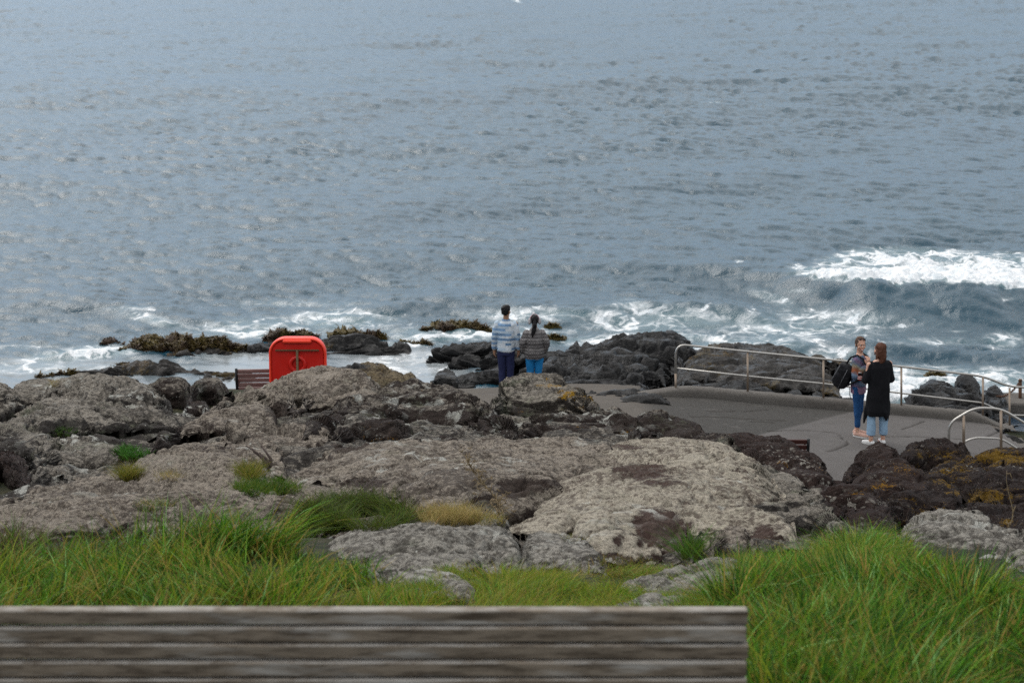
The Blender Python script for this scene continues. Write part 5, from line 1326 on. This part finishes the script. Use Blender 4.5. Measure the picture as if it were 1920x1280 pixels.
def face(M, parent, smile=False):
    def T(arrs): return [([M @ p for p in v], f) for v, f in arrs]
    mesh_py('eye', T([ball((.030, .081, .012), (.013, .008, .008), 12, 8)]), EYEW, parent, smooth=True); mesh_py('eye', T([ball((-.030, .081, .012), (.013, .008, .008), 12, 8)]), EYEW, parent, smooth=True)
    for q in (-1, 1): mesh_py('iris', T([ball((q * .030, .087, .012), (.006, .004, .006), 10, 6)]), EYED, parent, smooth=True)
    for q in (-1, 1): mesh_py('eyebrow', T([tube_arr([(q * .014, .090, .030), (q * .032, .088, .035), (q * .048, .078, .029)], .0035, 6)]), EYED, parent, smooth=True)
    if smile:
        mesh_py('mouth', T([tube_arr([(.030, .078, -.046), (.018, .093, -.054), (0, .098, -.057), (-.018, .093, -.054), (-.030, .078, -.046)], [.003, .006, .007, .006, .003], 8),
                            tube_arr([(.030, .078, -.046), (.018, .092, -.066), (0, .097, -.072), (-.018, .092, -.066), (-.030, .078, -.046)], [.003, .005, .006, .005, .003], 8)]), LIP, parent, smooth=True)
        mesh_py('teeth', T([tube_arr([(.024, .083, -.050), (.014, .095, -.060), (0, .100, -.064), (-.014, .095, -.060), (-.024, .083, -.050)], [.003, .006, .0065, .006, .003], 8)]), TEETH, parent, smooth=True)
    else:
        mesh_py('mouth', T([tube_arr([(.022, .084, -.054), (.010, .095, -.055), (0, .098, -.056), (-.010, .095, -.055), (-.022, .084, -.054)], [.003, .006, .0065, .006, .003], 8)]), LIP, parent, smooth=True)
def shoe(x, y, parent, mat, smat, s=1.0, rot=0.0, high=.075):
    M = Matrix.Translation((x, y, 0)) @ Matrix.Rotation(rot, 4, 'Z') @ Matrix.Scale(s, 4)
    up = [limb([(0, -.055, .050), (0, .02, .052), (0, .11, .042), (0, .165, .036)], [.040, .042, .040, .030], 14, 3), limb([(0, -.05, .05), (0, -.045, high)], [.038, .036], 14, 2)]
    up = [([M @ Vector((p.x, p.y, max(p.z, .018))) for p in v], f) for v, f in up]
    a = fuse('shoe', up, mat, parent, .005, 3)
    so = [(t, ) for t in range(1)]
    ol = [(-.09, .026), (-.06, .036), (0, .036), (.07, .043), (.13, .042), (.175, .030), (.195, .010)]
    L_ = [(w, y_) for y_, w in ol] + [(-w, y_) for y_, w in reversed(ol)]
    n = len(L_); V = [M @ Vector((a_, b_, z)) for z in (0.0, .024) for a_, b_ in L_]
    F_ = [(i, (i + 1) % n, n + (i + 1) % n, n + i) for i in range(n)] + [tuple(range(n))[::-1], tuple(range(n, 2 * n))]
    mesh_py('sole', [(V, F_)], smat, a)
    return a
def place(name, px, py, Y, rz, label, cat='person', zadd=0.0):
    X = float(P(px, py, Y)[0]); z = float(terrace(X, Y)) + zadd
    t = empty(name, (X, Y, z + .006), rz); tag(t, label, cat); return t
WHITE = clothm('white_rubber', (.62, .61, .59), .6)

# ---- man in the blue checked sweater, seen from behind
t = place('person', 949, 735, 40.6, R(-6), 'man in a blue and white checked sweater and navy trousers, looking out to sea')
gz_ = 0
HD, HM = head(.0, .0, 1.655, yaw=R(-22))
bodyA = [stack([(0, 0, .84, .15, .105), (0, 0, .95, .158, .11), (0, 0, 1.08, .142, .10), (0, 0, 1.25, .165, .11), (0, -.005, 1.38, .175, .105), (0, -.005, 1.45, .10, .075), (0, 0, 1.50, .057, .058), (0, .005, 1.58, .055, .057)])] + HD
for sx in (-1, 1):
    bodyA += [limb([(sx * .085, 0, .90), (sx * .085, .012, .49), (sx * .075, -.01, .09)], [.085, .055, .036]),
              limb([(sx * .185, 0, 1.41), (sx * .225, -.02, 1.13), (sx * .235, .045, .885)], [.052, .042, .028])]
    bodyA += hand((sx * .236, .05, .87), (0, .12, -1), (-sx, .2, 0), -sx, .4)
fuse('body', bodyA, SKIN_B, t, .0045, 2)
m = NM('checked_knit'); v = m.coord('Object'); sp = m.n('ShaderNodeSeparateXYZ'); m.l(v, sp.inputs[0])
row = m.math('FLOOR', m.math('MULTIPLY', sp.outputs['Z'], 21)); 
colx = m.math('FLOOR', m.math('MULTIPLY_ADD', row, 1.5, m.math('MULTIPLY', m.math('ADD', sp.outputs['X'], m.math('MULTIPLY', sp.outputs['Y'], .5)), 8)))
cmb = m.n('ShaderNodeCombineXYZ'); m.l(colx, cmb.inputs[0]); m.l(row, cmb.inputs[1])
wnz = m.n('ShaderNodeTexWhiteNoise', noise_dimensions='2D'); m.l(cmb.outputs[0], wnz.inputs['Vector'])
alt = m.math('MODULO', m.math('ABSOLUTE', row), 2)
kk = m.math('MULTIPLY_ADD', wnz.outputs[0], .60, m.math('MULTIPLY', alt, .38))
x_ = m.n('ShaderNodeValToRGB'); x_.color_ramp.interpolation = 'CONSTANT'; e_ = x_.color_ramp.elements
e_[0].position = 0; e_[0].color = (.50, .54, .58, 1); e_[1].position = .82; e_[1].color = (.13, .22, .35, 1)
for p_, c_ in ((.22, (.40, .49, .58, 1)), (.42, (.52, .57, .62, 1)), (.60, (.19, .31, .48, 1))):
    y_ = e_.new(p_); y_.color = c_
m.l(kk, x_.inputs[0])
CHK = m.done(x_.outputs[0], .95, m.bump(m.noise(120, 3, v), .008), **{'Specular IOR Level': .1})
sw = [stack([(0, 0, .865, .172, .125), (0, 0, .90, .185, .135), (0, 0, 1.0, .180, .13), (0, 0, 1.15, .182, .13), (0, 0, 1.30, .19, .132), (0, -.005, 1.40, .178, .115), (0, -.005, 1.455, .105, .088), (0, 0, 1.50, .072, .074)], cap=True)]
for sx in (-1, 1): sw.append(limb([(sx * .165, 0, 1.40), (sx * .222, -.02, 1.17), (sx * .236, .03, .93)], [.072, .064, .050]))
fuse('sweater', sw, CHK, t, .007, 3, noise=(.012, 9, (1, 1, .6)))
NAVY = clothm('navy_cotton', (.018, .022, .062), .85)
tr = [stack([(0, 0, .80, .165, .115), (0, 0, .92, .160, .115)])]
for sx in (-1, 1): tr.append(limb([(sx * .082, 0, .86), (sx * .080, .01, .50), (sx * .070, -.012, .07)], [.098, .074, .060]))
fuse('trousers', tr, NAVY, t, .007, 3, noise=(.008, 11, (1, 1, .5)))
HAIRB = clothm('black_hair', (.010, .009, .010), .45, 220)
def T(M, arrs): return [([M @ p for p in v], f) for v, f in arrs]
fuse('hair', T(HM, [ball((0, -.022, .048), (.086, .098, .088)), ball((0, -.045, -.005), (.076, .066, .062)), ball((0, .045, .085), (.066, .05, .036))]), HAIRB, t, .005, 2, noise=(.012, 30, (1, 1, 1)))
face(HM, t)
for sx in (-1, 1): shoe(sx * .075, .0, t, clothm('black_shoe', (.02, .02, .022), .5), WHITE)

# ---- woman with ear muffs
t = place('person', 1002, 735, 40.4, R(4), 'woman with a black ponytail, grey ear muffs and bright blue trousers, seen from behind')
HD, HM = head(0, 0, 1.42, yaw=R(0), s=.95)
bodyA = [stack([(0, 0, .70, .15, .11), (0, 0, .80, .165, .12), (0, 0, .92, .145, .105), (0, 0, 1.05, .145, .11), (0, 0, 1.16, .15, .10), (0, 0, 1.23, .09, .07), (0, 0, 1.28, .050, .05), (0, 0, 1.36, .048, .05)])] + HD
for sx in (-1, 1):
    bodyA += [limb([(sx * .085, 0, .76), (sx * .085, .01, .42), (sx * .07, -.01, .08)], [.09, .058, .036]), limb([(sx * .165, 0, 1.19), (sx * .235, -.04, .97), (sx * .175, .07, .80)], [.048, .04, .026])]
    bodyA += hand((sx * .175, .075, .79), (-sx * .1, .5, -.8), (-sx, 0, 0), -sx, .5, .9)
fuse('body', bodyA, SKIN_B, t, .0045, 2)
m = NM('patterned_knit'); v = m.coord('Object'); sp = m.n('ShaderNodeSeparateXYZ'); m.l(v, sp.inputs[0])
w1 = m.math('SINE', m.math('MULTIPLY', sp.outputs['Z'], 95)); w2 = m.math('SINE', m.math('MULTIPLY', m.math('ADD', sp.outputs['X'], m.math('MULTIPLY', sp.outputs['Y'], .6)), 170))
big = m.math('SINE', m.math('MULTIPLY', sp.outputs['Z'], 31))
f = m.math('MULTIPLY_ADD', w1, .28, m.math('MULTIPLY', m.math('MULTIPLY', w1, w2), .32)); f = m.math('MULTIPLY_ADD', big, .25, f)
f = m.math('ADD', f, m.math('MULTIPLY', m.math('SUBTRACT', m.noise(38, 4, v, .8), .5), 2.2))
f = m.math('ADD', f, m.mr(sp.outputs['Z'], 1.06, 1.20, 0, .3))
KNIT = m.done(m.ramp(m.math('MULTIPLY_ADD', f, .5, .45), [(0, (.035, .032, .034)), (.35, (.075, .070, .070)), (.6, (.16, .15, .148)), (1, (.36, .34, .33))]), .95, m.bump(m.noise(90, 3, v), .01), **{'Specular IOR Level': .1})
sw = [stack([(0, 0, .69, .188, .15), (0, 0, .74, .198, .158), (0, 0, .85, .195, .155), (0, 0, .97, .182, .145), (0, 0, 1.10, .185, .14), (0, 0, 1.17, .168, .12), (0, 0, 1.235, .105, .09), (0, .0, 1.275, .07, .07)])]
for sx in (-1, 1): sw.append(limb([(sx * .150, 0, 1.17), (sx * .240, -.035, .97), (sx * .195, .06, .81)], [.078, .072, .060]))
fuse('jacket', sw, KNIT, t, .007, 3, noise=(.014, 8, (1, 1, .8)))
BLU = clothm('bright_blue_denim', (.012, .15, .36), .8)
tr = [stack([(0, 0, .66, .17, .125), (0, 0, .78, .17, .13)])]
for sx in (-1, 1): tr.append(limb([(sx * .086, 0, .72), (sx * .078, .01, .40), (sx * .066, -.01, .09)], [.098, .070, .052]))
fuse('trousers', tr, BLU, t, .007, 3, noise=(.008, 12, (1, 1, .5)))
hr_ = [ball((0, -.020, .045), (.082, .094, .084)), ball((0, -.042, -.005), (.07, .06, .06)), limb([(0, -.10, .01), (-.005, -.125, -.06), (-.02, -.13, -.15), (-.04, -.135, -.24), (-.055, -.13, -.31)], [.035, .045, .042, .034, .012])]
fuse('hair', T(HM, hr_), HAIRB, t, .005, 2, noise=(.010, 30, (1, 1, .3)))
face(HM, t)
FUR = clothm('grey_fur', (.38, .36, .37), 1.0, 90, (.52, .49, .50)); PNK = clothm('pink_band', (.50, .34, .37), .9, 90)
em = empty('ear_muffs', (0, 0, 0)); em.parent = t
for sx in (-1, 1): fuse('ear_muff', T(HM, [ball((sx * .100, -.002, -.010), (.032, .060, .060))]), FUR, t, .005, 1, noise=(.014, 45, (1, 1, 1)))
bpy.data.objects.remove(em)
mesh_py('headband', T(HM, [tube_arr([(.096 * math.cos(R(a)), -.0, .02 + .118 * math.sin(R(a))) for a in range(0, 181, 15)], .010, 8)]), PNK, t, smooth=True)
fuse('pompom', T(HM, [ball((-.02, 0, .155), .024), ball((-.045, 0, .135), .016)]), clothm('pale_fur', (.70, .66, .67), 1, 90), t, .005, 1, noise=(.01, 50, (1, 1, 1)))
for sx in (-1, 1): shoe(sx * .07, 0, t, clothm('grey_shoe', (.12, .12, .13), .6), WHITE, .93)

# ---- smiling woman with backpack
t = place('person', 1606, 827, 34.0, R(-118), 'smiling woman in a multicoloured knit cardigan and blue jeans, facing the camera')
HD, HM = head(0, .01, 1.535, yaw=R(-52), s=1.0, pitch=R(-4))
bodyA = [stack([(0, 0, .80, .145, .105), (0, 0, .90, .155, .11), (0, 0, 1.02, .125, .095), (0, 0, 1.16, .14, .105), (0, 0, 1.29, .155, .10), (0, 0, 1.35, .09, .07), (0, 0, 1.40, .048, .05), (0, 0, 1.48, .046, .05)])] + HD
bodyA += [limb([(-.07, 0, .86), (-.07, .01, .46), (-.06, -.02, .08)], [.075, .042, .028]), limb([(.075, 0, .86), (.075, .02, .46), (.07, .03, .08)], [.075, .042, .028])]
# her right arm (+x when facing +y) bent up to the strap; her left arm forward
bodyA += [limb([(.15, 0, 1.30), (.215, .015, 1.06)], [.040, .034]), limb([(.215, .015, 1.06), (.10, .17, 1.22)], [.034, .024])] + hand((.095, .175, 1.235), (-.12, .06, 1), (-.6, -.8, 0), -1, .9)
bodyA += [limb([(-.15, 0, 1.30), (-.205, .05, 1.07)], [.040, .034]), limb([(-.205, .05, 1.07), (-.16, .26, 1.16)], [.038, .026])] + hand((-.158, .27, 1.165), (.1, .9, .3), (.8, 0, -.4), 1, .6)
bodyA += [limb([(-.06, -.03, .12), (-.06, .02, .03), (-.06, .12, .025)], [.03, .035, .025]), limb([(.07, .02, .12), (.07, .07, .03), (.07, .17, .025)], [.03, .035, .025])]
fuse('body', bodyA, SKIN_L, t, .0045, 2)
m = NM('multicolour_knit'); v = m.coord('Object', rot=(R(20), R(35), 0)); sp = m.n('ShaderNodeSeparateXYZ'); m.l(v, sp.inputs[0])
fz = m.math('ADD', m.math('MULTIPLY', sp.outputs['Z'], 2.9), m.math('MULTIPLY', m.noise(9, 3, v), .35)); fz = m.math('FRACT', fz)
MULT = m.done(m.ramp(fz, [(0, (.08, .12, .19)), (.16, (.14, .19, .26)), (.30, (.26, .09, .04)), (.42, (.20, .08, .05)), (.55, (.20, .18, .13)), (.66, (.11, .14, .18)), (.8, (.14, .09, .15)), (1, (.08, .12, .19))]), .95, m.bump(m.noise(110, 3, v), .01), **{'Specular IOR Level': .1})
sw = [stack([(0, 0, .86, .168, .125), (0, 0, .98, .155, .12), (0, 0, 1.12, .158, .122), (0, 0, 1.26, .168, .118), (0, 0, 1.335, .12, .092), (0, 0, 1.37, .07, .07)])]
sw += [limb([(.14, 0, 1.29), (.222, .015, 1.06)], [.068, .062]), limb([(.222, .015, 1.06), (.125, .14, 1.19)], [.062, .046]), limb([(-.14, 0, 1.29), (-.21, .05, 1.07)], [.068, .062]), limb([(-.21, .05, 1.07), (-.165, .22, 1.14)], [.06, .046])]
fuse('cardigan', sw, MULT, t, .0065, 3, noise=(.012, 10, (1, 1, .8)))
fuse('shirt', [stack([(0, 0, .735, .158, .122), (0, 0, .79, .162, .125), (0, 0, .86, .156, .12), (0, 0, .92, .15, .11)]), stack([(0, .02, .9, .12, .09), (0, .03, 1.2, .10, .08), (0, .05, 1.33, .05, .05)])], clothm('mauve_cotton', (.22, .13, .19), .9), t, .006, 2, noise=(.008, 12, (1, 1, .5)))
JB = clothm('blue_denim', (.012, .055, .16), .85, 160, (.025, .09, .23))
tr = [stack([(0, 0, .76, .155, .115), (0, 0, .85, .15, .11)])]
tr += [limb([(-.07, 0, .82), (-.07, .01, .46), (-.062, -.02, .19)], [.090, .060, .046]), limb([(.075, 0, .82), (.075, .02, .46), (.07, .03, .19)], [.090, .060, .046])]
fuse('jeans', tr, JB, t, .006, 2, noise=(.007, 13, (1, 1, .6)))
HBR = clothm('brown_hair', (.060, .032, .022), .5, 220, (.13, .075, .05))
fuse('hair', T(HM, [ball((0, -.028, .050), (.083, .090, .082)), ball((0, -.05, -.0), (.076, .06, .06)), ball((.070, -.02, .03), (.014, .04, .05)), ball((-.070, -.02, .03), (.014, .04, .05)), ball((.02, -.115, .03), .035), limb([(.078, .01, .0), (.085, .0, -.06)], [.010, .005])]), HBR, t, .0045, 2, noise=(.012, 35, (1, 1, .5)))
face(HM, t, smile=True)
mesh_py('sunglasses', T(HM, [box_arr((.032, .060, .108), (.05, .02, .030), bev=.006, rx=-.8), box_arr((-.032, .060, .108), (.05, .02, .030), bev=.006, rx=-.8), tube_arr([(.06, .05, .10), (.084, -.02, .05)], .003, 6), tube_arr([(-.06, .05, .10), (-.084, -.02, .05)], .003, 6), tube_arr([(-.01, .07, .11), (.01, .07, .11)], .003, 6)]), clothm('dark_lens', (.02, .018, .02), .2), t)
PKS = clothm('pink_canvas', (.58, .36, .29), .8)
shoe(-.06, -.0, t, PKS, WHITE, .95, R(8)); shoe(.07, .05, t, PKS, WHITE, .95, R(-8))
# backpack hanging from her right shoulder (a thing she carries)
BLK = clothm('black_nylon', (.012, .012, .014), .6); 
bp = empty('backpack', t.location.copy(), t.rotation_euler.z); tag(bp, 'large black backpack slung from the shoulder of the smiling woman', 'backpack')
Mb = Matrix.Translation((.13, -.225, 1.02)) @ Matrix.Rotation(R(-26), 4, 'X') @ Matrix.Rotation(R(6), 4, 'Y')
def rb(w, d, h, n=4):
    rows = []
    for i in range(13):
        z = -1 + i / 6; k_ = (1 - abs(z) ** 4) ** .3 if abs(z) < 1 else .35
        rows.append((0, 0, z * h / 2, w / 2 * k_, d / 2 * k_))
    V, F_ = stack(rows, 28, cap=False)
    V = [Vector((math.copysign(abs(p.x / (w / 2)) ** .62, p.x) * w / 2, math.copysign(abs(p.y / (d / 2)) ** .62, p.y) * d / 2, p.z)) for p in V]
    return V, F_
fuse('bag_body', T(Mb, [rb(.18, .28, .44)]), BLK, bp, .007, 3, noise=(.014, 7, (1, 1, 1)))
mesh_py('zip', T(Mb, [tube_arr([(.085, -.12, -.19), (.107, -.11, 0), (.095, -.10, .18)], .004, 6), tube_arr([(.10, .04, -.20), (.110, .04, 0), (.10, .04, .18)], .004, 6)]), clothm('grey_zip', (.16, .16, .17), .5), bp, smooth=True)
mesh_py('strap', [tube_arr([(.16, -.16, 1.24), (.15, -.10, 1.34), (.125, .0, 1.385), (.115, .10, 1.33), (.118, .155, 1.20), (.19, .08, 1.0), (.19, -.12, .88)], .016, 8)], BLK, bp, smooth=True)
mesh_py('strap', [tube_arr([(-.05, -.13, 1.25), (-.12, -.09, 1.33), (-.125, .0, 1.375), (-.12, .10, 1.32), (-.13, .13, 1.15)], .016, 8)], BLK, bp, smooth=True)
mesh_py('loose_strap', [tube_arr([(.17, -.10, .84), (.19, -.08, .72), (.18, -.06, .66)], .006, 6)], BLK, bp, smooth=True)

# ---- woman in the long black cardigan
t = place('person', 1643, 842, 33.45, R(14), 'woman in a long black cardigan and pale jeans, seen from behind, talking')
HD, HM = head(.0, .01, 1.565, yaw=R(22), s=.98)
bodyA = [stack([(0, 0, .82, .15, .11), (0, 0, .92, .16, .115), (0, 0, 1.04, .135, .10), (0, 0, 1.18, .15, .11), (0, 0, 1.32, .17, .105), (0, 0, 1.39, .11, .078), (0, 0, 1.43, .050, .052), (0, 0, 1.51, .047, .05)])] + HD
for sx in (-1, 1):
    bodyA += [limb([(sx * .09, 0, .88), (sx * .105, .01, .47), (sx * .105, -.01, .08)], [.09, .056, .034]), limb([(sx * .105, -.02, .12), (sx * .105, .03, .03), (sx * .105, .13, .025)], [.03, .035, .025]),
              limb([(sx * .17, 0, 1.34), (sx * .210, .02, 1.09)], [.05, .042]), limb([(sx * .210, .02, 1.09), (sx * .10, .25, 1.18)], [.042, .027])]
    bodyA += hand((sx * .09, .262, 1.185), (-sx * .5, .6, .4), (-sx, -.2, .2), -sx, .9)
fuse('body', bodyA, SKIN_L, t, .0045, 2)
BLKN = clothm('black_knit', (.009, .009, .011), .95, 120)
cg = [stack([(.0, 0, .50, .195, .145), (0, 0, .58, .208, .155), (0, 0, .80, .200, .152), (0, 0, 1.0, .180, .145), (0, 0, 1.18, .182, .14), (0, 0, 1.30, .190, .13), (0, -.005, 1.365, .165, .10), (0, -.012, 1.395, .12, .08)], cap=False)]
for sx in (-1, 1): cg += [limb([(sx * .15, 0, 1.33), (sx * .210, .02, 1.08)], [.064, .068]), limb([(sx * .210, .02, 1.08), (sx * .12, .20, 1.16)], [.066, .050])]
cg += [limb([(-.17, .03, .62), (-.20, .04, .44), (-.21, .06, .36)], [.055, .03, .008]), limb([(.16, .0, .58), (.185, .0, .38)], [.05, .012]), limb([(.08, -.11, .56), (.10, -.12, .44)], [.05, .015])]
fuse('cardigan', cg, BLKN, t, .007, 3, noise=(.020, 6, (1.2, 1.2, .45)))
JL = clothm('pale_denim', (.20, .32, .46), .9, 160, (.30, .43, .56))
tr = [stack([(0, 0, .78, .15, .11), (0, 0, .88, .145, .105)])]
for sx in (-1, 1): tr.append(stack([(sx * .108, -.005, .175, .070, .076), (sx * .108, 0, .35, .068, .076), (sx * .106, .01, .5, .072, .082), (sx * .090, .0, .70, .080, .09), (sx * .075, 0, .84, .075, .095)]))
fuse('jeans', tr, JL, t, .006, 2, noise=(.010, 9, (1, 1, .5)))
HRD = clothm('chestnut_hair', (.058, .022, .013), .5, 220, (.12, .05, .03))
fuse('hair', T(HM, [ball((0, -.022, .050), (.085, .096, .084)), ball((0, -.05, -.02), (.080, .062, .08)), limb([(.0, -.055, .0), (-.005, -.075, -.10), (-.03, -.075, -.18)], [.072, .066, .045]), limb([(.05, -.03, .0), (.045, -.045, -.12)], [.04, .028]), limb([(-.05, -.02, .0), (-.085, -.03, -.10), (-.12, -.03, -.14)], [.042, .034, .006]), limb([(-.07, .0, -.02), (-.12, .01, -.06)], [.02, .005])]), HRD, t, .0045, 2, noise=(.012, 28, (1, 1, .35)))
face(HM, t)
WSH = clothm('white_canvas', (.66, .65, .64), .7)
shoe(-.105, .0, t, WSH, WHITE, .88, R(30), high=.05); shoe(.105, .0, t, WSH, WHITE, .93, R(-8), high=.05)
# what they look at: a small striped bag between them
sb = empty('striped_pouch', tuple(Vector(P(1612, 705, 33.75)))); tag(sb, 'small red and white striped pouch held between the two women', 'pouch')
m = NM('striped'); v = m.coord('Object'); sp = m.n('ShaderNodeSeparateXYZ'); m.l(v, sp.inputs[0])
STR = m.done(m.mix(m.math('GREATER_THAN', m.math('SINE', m.math('MULTIPLY', sp.outputs['Z'], 190)), 0), (.65, .62, .60), (.55, .05, .04)), .8)
fuse('pouch_body', [rb(.075, .03, .13)], STR, sb, .005, 2)
mesh_py('flap', [box_arr((0, -.016, .035), (.07, .006, .05), bev=.003)], BLK, sb)
